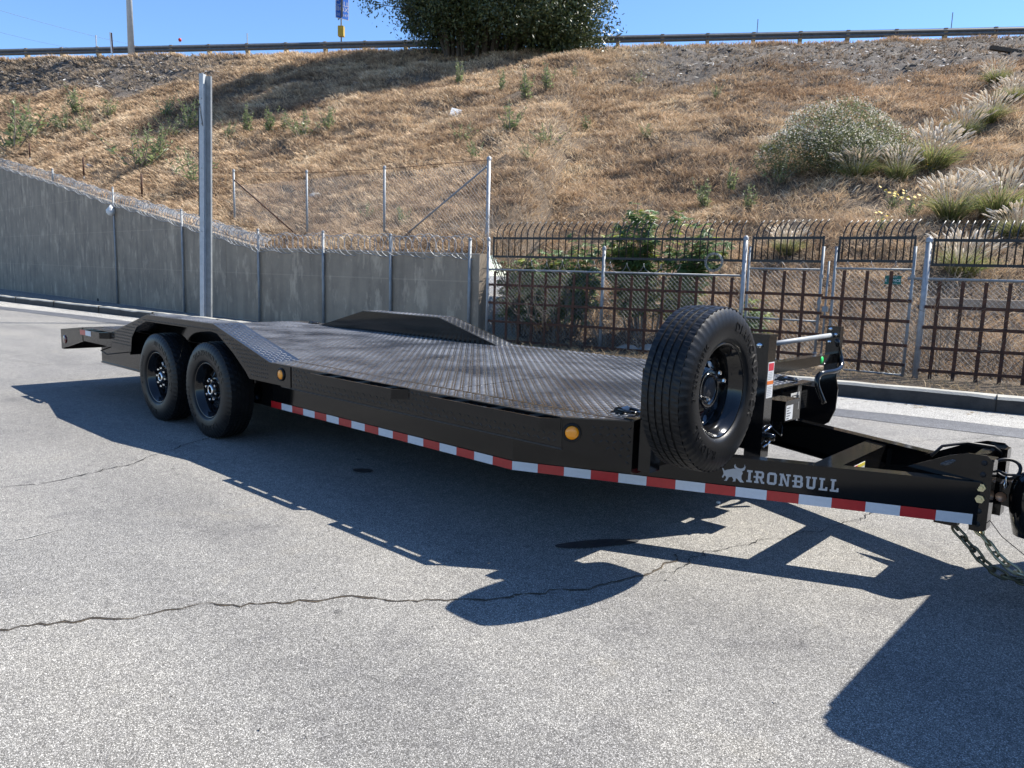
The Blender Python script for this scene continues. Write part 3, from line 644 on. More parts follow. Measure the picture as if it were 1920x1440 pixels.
# gates
def gate(px0, px1, xs_, nm, lab, npk, rowpx, rowy, tipz, bottom):
    a, b_ = F2, F3; p0, p1 = line_at(px0, a, b_), line_at(px1, a, b_); o = empty('gate', (*p0, CH), lab, 'gate', 'gates in the grille fence')
    zt = zat(px0, 503, a, b_); zs = zat(px0, 462, a, b_); zbm = zat(px1, 708, a, b_) if bottom else .16; zbm = max(zbm, .10); zm = zat(px1, 603, a, b_)
    for p in (p0, p1): q = M(); q.tube([rel((*p, zbm-.02), o), rel((*p, zs), o)], .021, 10); q.obj('stile', 'galvanised_dull', o)
    for z in (zt, zm, zbm): q = M(); hbar(q, o, p0, p1, z, 0, 0, 0, .015); q.obj('gate_rail', 'galvanised_dull', o)
    rows = [zat(rowpx, y, a, b_) for y in rowy]; grille(o, a, b_, xs_, rows, rows[-1]-.14, zt-.03, .30)
    pickets(o, (p0[0]+.03, p0[1]), (p1[0]-.02, p1[1]), npk, zat(px0, 488.5, a, b_), zat(px0, 446.5, a, b_), zat(px0, 413, a, b_), 0)
    chain_link('chain_link_mesh', o, tuple(p0), tuple(p1), zbm, zt, .07)
    coil(o, a, b_, px0+14, px1-14, zt+.05, .055, .33, .003)
    for z in (zbm+.15, zm+.3, zt-.1):
        q = M(); q.lathe([(.032, -.025), (.034, 0), (.032, .025)], 10, 'z', rel((*p1, z), o)); q.obj('hinge', 'galvanised_dull', o)
    return o, p0, p1
gate(1397, 1533, [1429, 1466, 1504], 'gate', 'narrow gate leaf behind the jack, left of the pair', 11, 1466, (551, 583, 622, 660), 0, False)
g2, _, _ = gate(1557, 1703, [1577, 1619, 1665], 'gate', 'gate leaf carrying the small green sign, right of the pair', 11, 1619, (561, 598, 642, 677), 0, True)
q = M(); q.tube([(0, 0, 0), (0, 0, 1.55)], .016, 8); q.lathe([(.05, .78), (.05, .86)], 8, 'z'); pz = line_at(1545, F2, F3); tag(q.obj('gate_latch_rod', 'galvanised_dull', None, (pz[0], pz[1], CH)), 'thin upright latch rod standing between the two gate leaves', 'latch')
# right section
fr = empty('grille_fence', (F3[0], F3[1], CH), 'grille fence at the right edge beyond the green-signed gate', 'fence')
post(fr, 1727, F3, F4, zat(1727, 450, F3, F4), .042, 'galvanised', -.05)
zr = zat(1735, 523, F3, F4); q = M(); hbar(q, fr, F3, tuple(line_at(2390, F3, F4)), zr, 0, 0, 0, .019); q.obj('top_rail', 'galvanised_dull', fr)
rows = [zat(1735, y, F3, F4) for y in (575, 613, 652, 694)]
FE = line_at(2390, F3, F4); post(fr, 2390, F3, F4, zat(1727, 450, F3, F4), .042)
grille(fr, F3, F4, [1754, 1797.5, 1841, 1886, 1931, 1978, 2026, 2075, 2126, 2178, 2232, 2288, 2346], rows, .08, zr-.03, .16)
pickets(fr, line_at(1737, F3, F4), FE, 40, zat(1735, 496, F3, F4), zat(1735, 450, F3, F4), zat(1735, 413, F3, F4), 0)
chain_link('chain_link_mesh', fr, tuple(F3), tuple(FE), .1, zr, .07)
# fence sign
sg = on_wall(1675, 525, F2, F3); dv = Vector((F3[0]-F2[0], F3[1]-F2[1], 0)).normalized()
so_ = empty('fence_sign', (sg[0], sg[1], sg[2]), 'small green sign reading FENCE hung on the right gate leaf', 'sign')
Tm = frame(dv, (0, 0, 1), Vector((dv.y, -dv.x, 0))*.025)
q = M(); q.box(-.11, .11, -.065, .065, -.002, .002, Tm); q.obj('panel', 'sign_green', so_)
def stick(s, m_, size, T, dx, dy, parent, name='lettering', z=.004):
    o = put(name, text_mesh(s, m_, size), parent); o.matrix_local = T @ Matrix.Translation((dx, dy, z)); return o
stick('E  FENCE', 'sign_white', .052, Tm, .0, -.008, so_); stick('SECURITY', 'sign_white', .026, Tm, .0, .042, so_); stick('818 366 1212', 'sign_white', .02, Tm, 0, -.05, so_)
# low concrete headwall behind the right fence
h0 = at_depth(1728, 560, 13.0); h1 = at_depth(1990, 560, 12.4); q = M(); dd = h1-h0
zt_ = at_depth(1760, 559, 12.9)[2]
q.plan([(0, 0), (dd[0], dd[1]), (dd[0]-.1, dd[1]+.3), (-.1, .3)], -1.0, 0)
tag(q.obj('headwall', 'wall_concrete', None, (h0[0], h0[1], zt_)), 'low grey concrete headwall behind the right end of the fence', 'wall')

# ---- guardrail
gr = empty('guardrail', (float(rail_pt(11)[0]), float(rail_pt(11)[1]), rail_top(11)-.72), 'grey corrugated guardrail along the crest of the slope', 'guardrail')
wp_ = [(0, 0), (.0, -.015), (.05, -.045), (.075, -.085), (.05, -.125), (.0, -.155), (.05, -.185), (.075, -.225), (.05, -.265), (0, -.295), (0, -.31)]
v = []; idx = np.arange(-2, 29.01, 1)
for i in idx:
    p = rail_pt(i)
    for d_, z in wp_: v.append(rel((p[0]+GN[0]*(d_*GS+.02), p[1]+GN[1]*(d_*GS+.02), rail_top(i)+z*GS), gr))
q = M(); n = len(wp_); q.add(v, [(a*n+b_, (a+1)*n+b_, (a+1)*n+b_+1, a*n+b_+1) for a in range(len(idx)-1) for b_ in range(n-1)]); q.obj('beam', 'rail_weathered', gr)
bm = M(); T = Matrix.Rotation(GT, 4, 'Z'); bm.box(-.10, .10, -.02, .2, -1.3, .015, T); bm = bm.mesh('post', 'wood_block')
bk = M(); bk.box(-.09, .09, -.06, .0, -.47, .02, T); bk = bk.mesh('block', 'wood_block')
for i in range(-2, 29):
    p = rail_pt(i); z = rail_top(i); put('post', bm, gr, rel((p[0]-GN[0]*.02, p[1]-GN[1]*.02, z), gr)); put('spacer_block', bk, gr, rel((p[0]-GN[0]*.0, p[1]-GN[1]*.0, z), gr))
for i in range(-1, 28, 2):
    p = rail_pt(i); q = M(); q.lathe([(0, .13), (.04, .13), (.04, .11)], 8, 'y'); o = q.obj('splice_bolt', 'rust', gr, rel((p[0]+GN[0]*0, p[1]+GN[1]*0, rail_top(i)-.2), gr)); o.rotation_euler.z = GT+math.pi
# light pole
def crest(px, dy=.5):
    """plan point of the crest seen in that column, dy metres in front of the rail"""
    a = rail_pt(0)+GN*dy; b_ = rail_pt(10)+GN*dy; return on_wall(px, 95, a, b_)[:2]
lp = crest(246, .7); zb = rail_top(3)-1.0
o = empty('light_pole', (*lp, zb), 'tall grey light pole in front of the guardrail', 'pole')
M().tube([(0, 0, -.2), (.0, 0, 11.5)], [.19, .12], 14).obj('shaft', 'galvanised_pale', o)
q = M(); q.lathe([(.27, -.1), (.27, .08), (.19, .13)], 14, 'z'); q.obj('base', 'galvanised_dull', o)
M().tube([(0, 0, 11.4), (.2, -.3, 11.8), (1.2, -1.7, 12.0)], .05, 8).obj('arm', 'galvanised', o); q = M(); q.box(-.12, .12, -.3, .3, -.06, .06, Matrix.Translation((1.3, -1.85, 12)) @ Matrix.Rotation(R(35), 4, 'Z')); q.obj('lamp_head', 'galvanised_dull', o)
# call box sign
cb_ = crest(640, -.7); zc = rail_top(8)-.9
zz_top = 5.2
o = empty('call_box_sign', (*cb_, zc), 'blue CALL BOX sign on a post with yellow box behind the guardrail', 'sign')
M().tube([(0, 0, -.3), (0, 0, zz_top)], .045, 8).obj('pole', 'galvanised_dull', o)
t_ = math.dist(cb_, CAM[:2]); zz = lambda y: at_depth(640, y, (np.array([*cb_, 12])-CAM)@_f)[2]-zc
sx = Vector((_r[0], _r[1], 0)).normalized(); face = Matrix.Rotation(R(38), 3, 'Z') @ sx
Tm = frame(face, (0, 0, 1), (sx.x*.06, sx.y*.06, (zz(42)+zz(-30))/2)); hh = (zz(-30)-zz(42))/2
q = M(); q.box(-.43, .43, -hh, hh, -.012, .0, Tm); q.obj('panel', 'sign_white', o)
q = M(); q.box(-.40, .40, -hh+.03, hh-.03, .001, .004, Tm); q.obj('panel_face', 'sign_blue', o)
zl_ = lambda y: zz(y)-(zz(42)+zz(-30))/2
stick('CALL', 'sign_white', .38, Tm, 0, zl_(15), o, z=.008); stick('BOX', 'sign_white', .38, Tm, 0, zl_(25), o, z=.008); stick('26   147', 'sign_white', .22, Tm, 0, zl_(35), o, z=.008)
face2 = Matrix.Rotation(R(-58), 3, 'Z') @ sx; T2 = frame(face2, (0, 0, 1), (-sx.x*.06, -sx.y*.06, (zz(40)+zz(-30))/2)); q = M(); q.box(-.43, .43, -hh, hh, -.012, 0, T2); q.obj('rear_panel', 'sign_back', o)
q = M(); q.box(-.17, .17, -.17, .17, (zz(73)), (zz(55)), Matrix.Rotation(R(40), 4, 'Z')); q.obj('telephone_box', 'box_yellow', o)
# delineators
for px, yt, h_, w_, dy, lab in ((181, 71, 1.2, .035, -.6, 'thin white marker post left of the twin-striped marker'), (464, 68, 1.2, .03, -.6, 'lone thin white marker post left of the call box sign'), (1417, 43, 1.0, .02, -.5, 'thin dark marker rod behind the guardrail right of the tree'), (1779, 31, 1.0, .02, -.5, 'thin dark marker rod behind the guardrail at far right')):
    p = crest(px, dy); dep = (np.array([*p, 12])-CAM)@_f; zt = at_depth(px, yt, dep)[2]; q = M(); q.box(-w_, w_, -.01, .01, -1.0, 0); q.box(-w_*1.2, w_*1.2, -.012, .012, -.001, .02)
    ob = q.obj('marker_post', 'sign_white' if px < 600 else 'galvanised_dull', None, (*p, zt)); ob.rotation_euler.z = R(42); tag(ob, lab, 'marker', 'marker posts by the guardrail')
p = crest(211, .45); dep = (np.array([*p, 12])-CAM)@_f; o = empty('striped_marker', (*p, rail_top(2)-.8), 'white and brown striped marker leaning against the guardrail', 'marker')
zt = at_depth(211, 65, dep)[2]-o.location.z; q = M(); q.box(-.09, .0, -.01, .01, .3, zt, Matrix.Rotation(R(42), 4, 'Z') @ Matrix.Rotation(R(-2), 4, 'Y')); q.obj('white_strip', 'sign_white', o)
q = M(); q.box(.004, .07, -.012, .012, .3, zt-.03, Matrix.Rotation(R(42), 4, 'Z') @ Matrix.Rotation(R(-2), 4, 'Y')); q.obj('brown_strip', 'rust', o); M().tube([(0, 0, -.2), (0, 0, .4)], .02, 6).obj('stake', 'galvanised_dull', o)
p = crest(338, -.8); dep = (np.array([*p, 12])-CAM)@_f; pt = at_depth(338, 79, dep)
q = M(); q.lathe([(0, -.11), (.07, -.09), (.105, 0), (.07, .09), (0, .11)], 14, 'z'); o = empty('red_marker', (*p, pt[2]), 'small round red marker above the guardrail right of the light pole', 'marker'); q.obj('disc', 'red_marker', o); M().tube([(0, 0, -1.1), (0, 0, -.08)], .01, 6).obj('rod', 'galvanised_dull', o)
# power lines
for (a, b_, lab) in (((-200, -45), (285, 92), 'upper of two thin power lines crossing the sky at left'), ((-200, 2), (190, 100), 'lower of two thin power lines crossing the sky at left')):
    A1, B1 = at_depth(*a, 75), at_depth(*b_, 100); pts = [A1+(B1-A1)*s-np.array([0, 0, .5*4*s*(1-s)]) for s in np.linspace(0, 1, 20)]
    tag(M().tube([tuple(p-A1) for p in pts], .014, 4, False).obj('power_line', 'cable_black', None, A1), lab, 'power line')
# ================================================================== TRAILER
tr = empty('flatbed_trailer', (0, 0, 0), 'long black steel car hauler trailer with drive-over fenders and diamond plate deck', 'trailer')
ZD, YE, FI, ZF = .7035, 1.335, 1.09, .93
X1, X2, X3, X4 = -1.66, -.78, .50, 1.36
XT, XC, XF, YF = -2.44, 4.105, 4.385, 1.13          # dovetail break, chamfer start, deck front, front corner
YB, ZB0, ZB1 = 1.1135, .295, .498                     # main beams
AL = R(22.74)
def tread(o, u, v, poly, name='tread_pattern', parent=None, pitch=.036, m_='tread_bar', Lh=.0175, Wh=.0046, h=.0034):
    """raised diamond bars on the plane o + a*u + b*v inside poly (a, b)"""
    u = np.array(u, float); v = np.array(v, float); u /= np.linalg.norm(u); v -= u*np.dot(u, v); v /= np.linalg.norm(v); nrm = np.cross(u, v)
    P = np.array(poly); lo, hi = P.min(0), P.max(0)
    na = int((hi[0]-lo[0])/pitch)+1; nb = int((hi[1]-lo[1])/pitch)+1
    ga, gb = np.meshgrid(np.arange(na), np.arange(nb), indexing='ij'); par = ((ga+gb) % 2).ravel(); a = lo[0]+(ga.ravel()+.5)*pitch; b = lo[1]+(gb.ravel()+.5)*pitch
    ins = np.zeros(len(a), bool); n = len(P)
    for i in range(n):
        (xa, ya), (xb, yb) = P[i], P[(i+1) % n]; c = ((ya > b) != (yb > b))
        with np.errstate(divide='ignore', invalid='ignore'): ins ^= c & (a < (xb-xa)*(b-ya)/(yb-ya)+xa)
    a, b, par = a[ins], b[ins], par[ins]
    th = np.where(par == 0, np.pi/4, -np.pi/4); ct, st = np.cos(th), np.sin(th)
    loc = [(Lh, 0, 0), (0, Wh, 0), (-Lh, 0, 0), (0, -Wh, 0), (Lh*.5, 0, h), (-Lh*.5, 0, h)]
    V = np.stack([np.array(o)+np.outer(a+x*ct-y*st, u)+np.outer(b+x*st+y*ct, v)+nrm*(z+.0004) for x, y, z in loc], 1).reshape(-1, 3)
    k = np.arange(len(a))[:, None]*6; F = np.concatenate([k+[q] for q in ((0, 1, 4), (1, 2, 5), (1, 5, 4), (2, 3, 5), (3, 0, 4), (3, 4, 5))], 0)
    return tag(put(name, npmesh(name, V, F, m_, None, True), parent or tr), kind='stuff')
def catmull(P, n=10):
    out = []
    for i in range(len(P)-1):
        p0, p1, p2, p3 = (Vector(P[max(i-1, 0)]), Vector(P[i]), Vector(P[i+1]), Vector(P[min(i+2, len(P)-1)]))
        for k in range(n):
            t = k/n; out.append(.5*((2*p1)+(p2-p0)*t+(2*p0-5*p1+4*p2-p3)*t*t+(3*p1-p0-3*p2+p3)*t**3))
    return out+[Vector(P[-1])]
mat('tread_bar', (.36, .36, .36), .24, .55, (1.5, (.07, .07, .07), .38, .60), None, .2, .7)
# ---- deck
deck = M(); GAPY = 1.165
deck.plan([(XT, -GAPY), (X1, -GAPY), (X1, -FI), (X4, -FI), (X4, -GAPY), (XC+.1, -GAPY), (XF, -YF), (XF, YF), (XC+.1, GAPY), (X4, GAPY), (X4, FI), (X1, FI), (X1, GAPY), (XT, GAPY)], ZD-.006, ZD)
deck = deck.obj('deck', 'deck_paint', tr)
for s in (-1, 1):
    q = M(); q.plan([(X4, s*(GAPY+.008)), (X4, s*YE), (XC, s*YE), (XF-.012, s*(YF+.016)), (XC+.105, s*(GAPY+.008))][::-s], ZD-.006, ZD); q.obj('deck_edge_plate', 'deck_paint', tr)
    q = M(); q.plan([(XT, s*(GAPY+.008)), (XT, s*YE), (X1, s*YE), (X1, s*(GAPY+.008))][::-s], ZD-.006, ZD); q.obj('deck_edge_plate', 'deck_paint', tr)
    tread((0, 0, ZD), (1, 0, 0), (0, 1, 0), [(X4+.02, s*(GAPY+.02)), (X4+.02, s*(YE-.012)), (XC-.01, s*(YE-.012)), (XF-.06, s*(YF+.03)), (XC+.08, s*(GAPY+.02))], parent=tr)
tread((0, 0, ZD), (1, 0, 0), (0, 1, 0), [(X1+.02, -FI+.01), (X4+.02, -FI+.01), (X4+.02, -GAPY+.02), (XC+.09, -GAPY+.02), (XF-.02, -YF+.03), (XF-.02, YF-.03), (XC+.09, GAPY-.02), (X4+.02, GAPY-.02), (X4+.02, FI-.01), (X1+.02, FI-.01)], parent=deck)
tread((0, 0, ZD), (1, 0, 0), (0, 1, 0), [(XT+.02, -GAPY+.02), (X1-.01, -GAPY+.02), (X1-.01, GAPY-.02), (XT+.02, GAPY-.02)], parent=deck)
for s in (-1, 1):
    for a, b in ((XT, X1), (X4, XC+.1)):
        q = M(); q.box(a, b, *sorted((s*(GAPY-.03), s*(GAPY+.04))), ZD-.02, ZD-.0065); q.obj('seam_light_blocker', 'black_paint', tr)  # added strip that stops sunlight coming through the deck seam
# weld seams across the deck
for x in (-.55, .55, 1.85, 3.1):
    q = M(); q.box(x-.004, x+.004, -FI+.02, FI-.02, ZD, ZD+.0016); q.obj('weld_seam', 'black_paint', deck)
# ---- sides of the deck
ZS = .548
for s in (-1, 1):
    ys = sorted((s*(YE-.006), s*YE))
    q = M(); q.box(X4+.16, XC, ys[0], ys[1], ZS, ZD-.0062); q.obj('side_rail', 'black_paint', tr)
    q = M(); yl = sorted((s*(YE-.01), s*(YE+.003))); q.box(X4+.16, XC, *yl, ZS-.009, ZS-.0005); q.obj('shadow_line_strip', 'ink', tr)  # flat black strip standing in for the shadow line below the side rail
    q = M(); q.box(XT, X1-.004, ys[0], ys[1], ZS+.01, ZD-.0062); q.obj('side_rail', 'black_paint', tr)
    ql = math.hypot(XF-XC, YE-YF); cu = Vector((XF-XC, -s*(YF-YE)*-1, 0))
    c = [(XC+.002, s*YE, ZD-.0062), (XF, s*YF, ZD-.0062), (XF, s*YF, .445), (XC+.002, s*YE, ZS)]; inn = Vector((.6, .8*s, 0)).normalized()*-.006
    q = M(); q.add(c+[tuple(Vector(p)+inn) for p in c], [(0, 1, 2, 3), (7, 6, 5, 4), (0, 4, 5, 1), (1, 5, 6, 2), (2, 6, 7, 3), (3, 7, 4, 0)]); cp_ = q.obj('corner_plate', 'black_paint', tr)
    du = np.array([XF-XC, s*(YF-YE), 0]); lu = np.linalg.norm(du); du /= lu
    if s < 0: tread((XC, s*YE, 0), du, (0, 0, 1), [(.14, .60), (lu-.01, .47), (lu-.01, ZD-.02), (.14, ZD-.02)], parent=cp_, m_='black_paint', pitch=.034)
    if s < 0: tread((0, -YE, 0), (1, 0, 0), (0, 0, 1), [(X4+.3, ZS+.01), (XC-.02, ZS+.01), (XC-.02, ZD-.02), (X4+.3, ZD-.02)], parent=tr, m_='black_paint', pitch=.034)
q = M(); q.box(XF-.006, XF, -YF+.004, YF-.004, .43, ZD-.0062); q.obj('front_rail', 'black_paint', tr)
q = M(); q.box(XF-.06, XF+.012, -YF, YF, ZD-.0005, ZD+.006); q.obj('front_lip', 'black_gloss', tr)
# ---- dovetail
ZT2, XR = .638, -3.12
for s in (-1, 1):
    q = M(); q.side([(XT-.002, ZD-.008), (XT-.002, ZS+.005), (XR, .415), (XR, ZT2)], s*YE-.004, s*YE+.004); q.obj('dovetail_side', 'black_paint', tr)
    q = M(); q.lathe([(0, -.011), (.042, -.011), (.048, -.006), (.048, .0)], 18, 'y', (XR+.13, s*(YE+.0) if s > 0 else -YE-.004, .53)); q.obj('marker_light', 'red_lens', tr)
q = M(); q.add([(XT, -YE+.004, ZD), (XT, YE-.004, ZD), (XR, YE-.004, ZT2), (XR, -YE+.004, ZT2), (XT, -YE+.004, ZD-.006), (XT, YE-.004, ZD-.006), (XR, YE-.004, ZT2-.006), (XR, -YE+.004, ZT2-.006)], [(0, 3, 2, 1), (4, 5, 6, 7), (0, 1, 5, 4), (2, 3, 7, 6), (0, 4, 7, 3), (1, 2, 6, 5)]); q.obj('dovetail_deck', 'deck_paint', tr)
q = M(); q.box(XR-.01, XR+.06, -YE+.0045, YE-.0045, .415, ZT2-.01); q.obj('rear_bumper', 'black_paint', tr)
# ---- frame
for s in (-1, 1):
    q = M(); yo, yi = s*YB, s*(YB-.1)
    ya, yb = min(yo, yi), max(yo, yi)
    xb = X4-.37+17*.1524
    q.box(-2.6, xb, ya, yb, ZB1-.012, ZB1); q.box(-2.6, xb, ya, yb, ZB0, ZB0+.012)
    w0 = s*(YB-.012); q.box(-2.6, xb, min(w0, w0-s*.02), max(w0, w0-s*.02), ZB0+.0121, ZB1-.0121); fb = q.obj('frame_beam', 'black_paint', tr)
    q = M(); d = Vector((math.cos(AL), -s*math.sin(AL), 0)); nrm = Vector((math.sin(AL), s*math.cos(AL), 0)); L_ = 15*.1524+.02; O = Vector((xb, s*YB, 0))
    def seg(q, n0, n1, z0, z1, a=-.01, b=L_):
        pts = [O+d*a+nrm*n0, O+d*b+nrm*n0, O+d*b+nrm*n1, O+d*a+nrm*n1]; q.plan([(p.x, p.y) for p in pts], z0, z1)
    seg(q, 0, -.075, ZB1-.012, ZB1+.0005, a=.0); seg(q, 0, -.075, ZB0-.0005, ZB0+.012, a=.0); seg(q, -.010, -.028, ZB0+.0122, ZB1-.0122, a=.0)
    seg(q, -.0005, -.01, ZB1-.03, ZB1-.0122, a=.0)
    tb = q.obj('tongue_beam', 'black_paint', tr)
    if s < 0: tongue, T_O, T_D, T_N, frame_near = tb, O, d, nrm, fb
for x in (-2.0, -1.2, 1.5, 2.2, 2.9, 3.6, 4.25):
    q = M(); q.box(x-.03, x+.03, -YB+.03, YB-.03, ZB1+.002, ZD-.0065); q.obj('cross_member', 'black_paint', tr)
# ---- conspicuity tape
SG = .1524; ZT = .3458
tw = M(); tw.box(0, SG-.0006, -.0011, 0, -.0508, 0); twr, tww = tw.mesh('tape_segment', 'tape_red'), None
tw = M(); tw.box(0, SG-.0006, -.0011, 0, -.0508, 0); tww = tw.mesh('tape_segment', 'tape_white')
# bull silhouette (unit height 1)
BULL = [(.00, .20), (.06, .14), (.14, .30), (.22, .22), (.20, .08), (.12, .00), (.26, .00), (.36, .22), (.52, .26), (.60, .10), (.56, .0), (.70, .02), (.72, .22), (.82, .14), (.94, .00), (1.14, .02), (1.00, .18), (.98, .38), (1.04, .50), (1.00, .62), (1.12, .70), (1.16, .86), (1.10, 1.02), (1.10, .88), (1.02, .78), (.88, .76), (.74, .80), (.66, .88), (.64, 1.0), (.58, .88), (.62, .76), (.70, .70), (.56, .72), (.40, .66), (.24, .62), (.12, .56), (.06, .66), (-.02, .70), (.02, .60), (.06, .48), (.08, .36)]
tprint = text_mesh('IRONBULL', 'tape_print', .026)
for i in range(32):
    near = i < 17
    if near: T = Matrix.Translation((.99+i*SG, -YB-.0006, ZT))
    else:
        p = T_O+T_D*((i-17)*SG)+T_N*-0.0; T = Matrix.Translation((p.x-T_N.x*-.0, p.y, ZT)) @ Matrix.Rotation(AL, 4, 'Z')
        T = Matrix.Translation(T_N*.0008) @ T
    o = put('tape_segment', twr if i % 2 == 0 else tww, frame_near if near else tongue); o.matrix_local = T
    if i % 2 and not near:
        pp = put('tape_print', tprint, tr); pp.matrix_local = T @ Matrix.Translation((SG*.56, -.0016, -.026)) @ Matrix.Rotation(math.pi/2, 4, 'X'); tag(pp, kind='stuff')
# backing strip so that tape sits on steel on the tongue
q = M()
pts = [T_O-T_N*.006, T_O+T_D*2.29-T_N*.006, T_O+T_D*2.29-T_N*.0098, T_O-T_N*.0098]; q.plan([(p.x, p.y) for p in pts], ZB0+.0125, ZB1-.0305); q.obj('web_plate', 'black_paint', tongue)
q = M(); q.box(.95, .99+17*SG, -YB+.006, -YB+.0115, ZB0+.0125, ZB1-.0125); q.obj('web_plate', 'black_paint', frame_near)
# ---- lettering on the tongue
LET = {
 'I': (3.4, [[(0, 0), (3.4, 0), (3.4, 1.3), (0, 1.3)], [(.9, 1.3), (2.5, 1.3), (2.5, 6.7), (.9, 6.7)], [(0, 6.7), (3.4, 6.7), (3.4, 8), (0, 8)]]),
 'R': (6.2, [[(0, 0), (2.8, 0), (2.8, 1.3), (0, 1.3)], [(.8, 1.3), (2.3, 1.3), (2.3, 6.7), (.8, 6.7)], [(0, 6.7), (4.6, 6.7), (4.6, 8), (0, 8)], [(4.6, 6.7), (5.7, 6.7), (5.7, 7.0), (4.6, 8)], [(4.3, 4.9), (5.7, 4.9), (5.7, 6.7), (4.3, 6.7)], [(2.3, 3.3), (4.9, 3.3), (5.7, 4.2), (5.7, 4.9), (4.3, 4.9), (4.1, 4.6), (2.3, 4.6)], [(3.0, 3.3), (4.4, 0), (6.2, 0), (6.2, 1.2), (5.3, 1.3), (4.6, 3.3)], [(-.6, 3.4), (.8, 3.4), (.8, 4.5), (-.6, 4.5)]]),
 'O': (5.8, [[(0, 1.2), (1.5, 1.6), (1.5, 6.4), (0, 6.8)], [(4.3, 1.6), (5.8, 1.2), (5.8, 6.8), (4.3, 6.4)], [(0, 1.2), (1.1, 0), (4.7, 0), (5.8, 1.2), (4.3, 1.6), (1.5, 1.6)], [(1.5, 6.4), (4.3, 6.4), (5.8, 6.8), (4.7, 8), (1.1, 8), (0, 6.8)]]),
 'N': (6.8, [[(0, 0), (2.6, 0), (2.6, 1.2), (0, 1.2)], [(.7, 1.2), (2.0, 1.2), (2.0, 5.6), (.7, 6.8)], [(0, 6.8), (.7, 6.8), (2.0, 5.6), (4.6, 0), (5.9, 0), (5.9, 1.2), (4.8, 2.4), (2.4, 8), (0, 8)], [(4.8, 2.4), (5.9, 1.2), (5.9, 6.8), (4.8, 6.8)], [(4.1, 6.8), (6.8, 6.8), (6.8, 8), (4.1, 8)]]),
 'B': (6.0, [[(0, 0), (4.9, 0), (6, 1.2), (4.4, 1.3), (0, 1.3)], [(.8, 1.3), (2.3, 1.3), (2.3, 6.7), (.8, 6.7)], [(0, 6.7), (4.2, 6.7), (5.7, 6.9), (4.7, 8), (0, 8)], [(4.2, 5.0), (5.7, 5.0), (5.7, 6.9), (4.2, 6.7)], [(2.3, 3.4), (4.4, 3.4), (6, 3.2), (5.5, 4.1), (5.7, 5.0), (4.2, 5.0), (4.0, 4.6), (2.3, 4.6)], [(4.4, 1.3), (6, 1.2), (6, 3.2), (4.4, 3.4)], [(-.6, 3.5), (.8, 3.5), (.8, 4.5), (-.6, 4.5)]]),
 'U': (6.4, [[(0, 6.8), (2.8, 6.8), (2.8, 8), (0, 8)], [(3.6, 6.8), (6.4, 6.8), (6.4, 8), (3.6, 8)], [(.6, 1.2), (2.1, 1.6), (2.1, 6.8), (.6, 6.8)], [(4.3, 1.6), (5.8, 1.2), (5.8, 6.8), (4.3, 6.8)], [(.6, 1.2), (1.7, 0), (4.7, 0), (5.8, 1.2), (4.3, 1.6), (2.1, 1.6)]]),
 'L': (5.0, [[(0, 0), (5.0, 0), (5.0, 2.5), (3.9, 2.5), (3.7, 1.3), (0, 1.3)], [(.8, 1.3), (2.3, 1.3), (2.3, 6.7), (.8, 6.7)], [(0, 6.7), (3.2, 6.7), (3.2, 8), (0, 8)]])}
lx = 8.32*SG; u_ = .0079; zl0 = .376
LM = {}
for ch in 'IRONBULL':
    wdt, polys = LET[ch]
    if ch not in LM:
        q = M()
        for P in polys: q.add([(x*u_, 0, y*u_) for x, y in P], [tuple(range(len(P)))])
        LM[ch] = q.mesh('letter', 'decal_silver')
    p = T_O+T_D*lx-T_N*.0048; o = put('letter', LM[ch], tongue); o.matrix_local = Matrix.Translation((p.x, p.y, zl0)) @ Matrix.Rotation(AL, 4, 'Z'); lx += (wdt+1.35)*u_*1.02
q = M(); q.add([(x*.098, 0, y*.095) for x, y in BULL], [tuple(range(len(BULL)))]); p = T_O+T_D*(7.52*SG)-T_N*.0048
o = q.obj('bull_emblem', 'decal_silver', tongue); o.matrix_local = Matrix.Translation((p.x, p.y, .370)) @ Matrix.Rotation(AL, 4, 'Z')
# ---- rub rails
def rub(x0, x1, s, tail=False):
    q = M(); y0 = s*(YE+.066); y1 = s*(YE+.074); y0, y1 = min(y0, y1), max(y0, y1); z0, z1 = (.636, .696)
    q.box(x0, x1-.07, y0, y1, z0, z1)
    q.add([(x1-.07, s*(YE+.066), z0), (x1-.07, s*(YE+.074), z0), (x1+.005, s*(YE+.002), z0), (x1+.005, s*(YE-.001), z0), (x1-.07, s*(YE+.066), z1), (x1-.07, s*(YE+.074), z1), (x1+.005, s*(YE+.002), z1), (x1+.005, s*(YE-.001), z1)], [(0, 1, 2, 3), (7, 6, 5, 4), (0, 4, 5, 1), (1, 5, 6, 2), (2, 6, 7, 3), (3, 7, 4, 0)])
    rr_ = q.obj('rub_rail', 'black_paint', tr); L_ = x1-x0
    for a, b in ((.0, .05), (.16, .24), (.50, .56), (.80, .86)) if not tail else ((0, .1), (.32, .45), (.7, .8)):
        q = M(); ya, yb = sorted((s*(YE+.001), s*(YE+.065))); q.box(x0+a*L_, x0+b*L_, ya, yb, z0+.004, z1-.006); q.obj('stake_pocket', 'black_paint', rr_)
    return rr_
for s in (-1, 1):
    rub(2.0, 2.93, s); rub(3.2, 4.09, s); rt = rub(-2.30, -1.69, s, True)
    if s < 0:
        for k, mm in enumerate((twr, tww)):
            o = put('tape_segment', mm, rt); o.matrix_local = Matrix.Translation((-2.29+k*.152, -YE-.0745, .692)) 
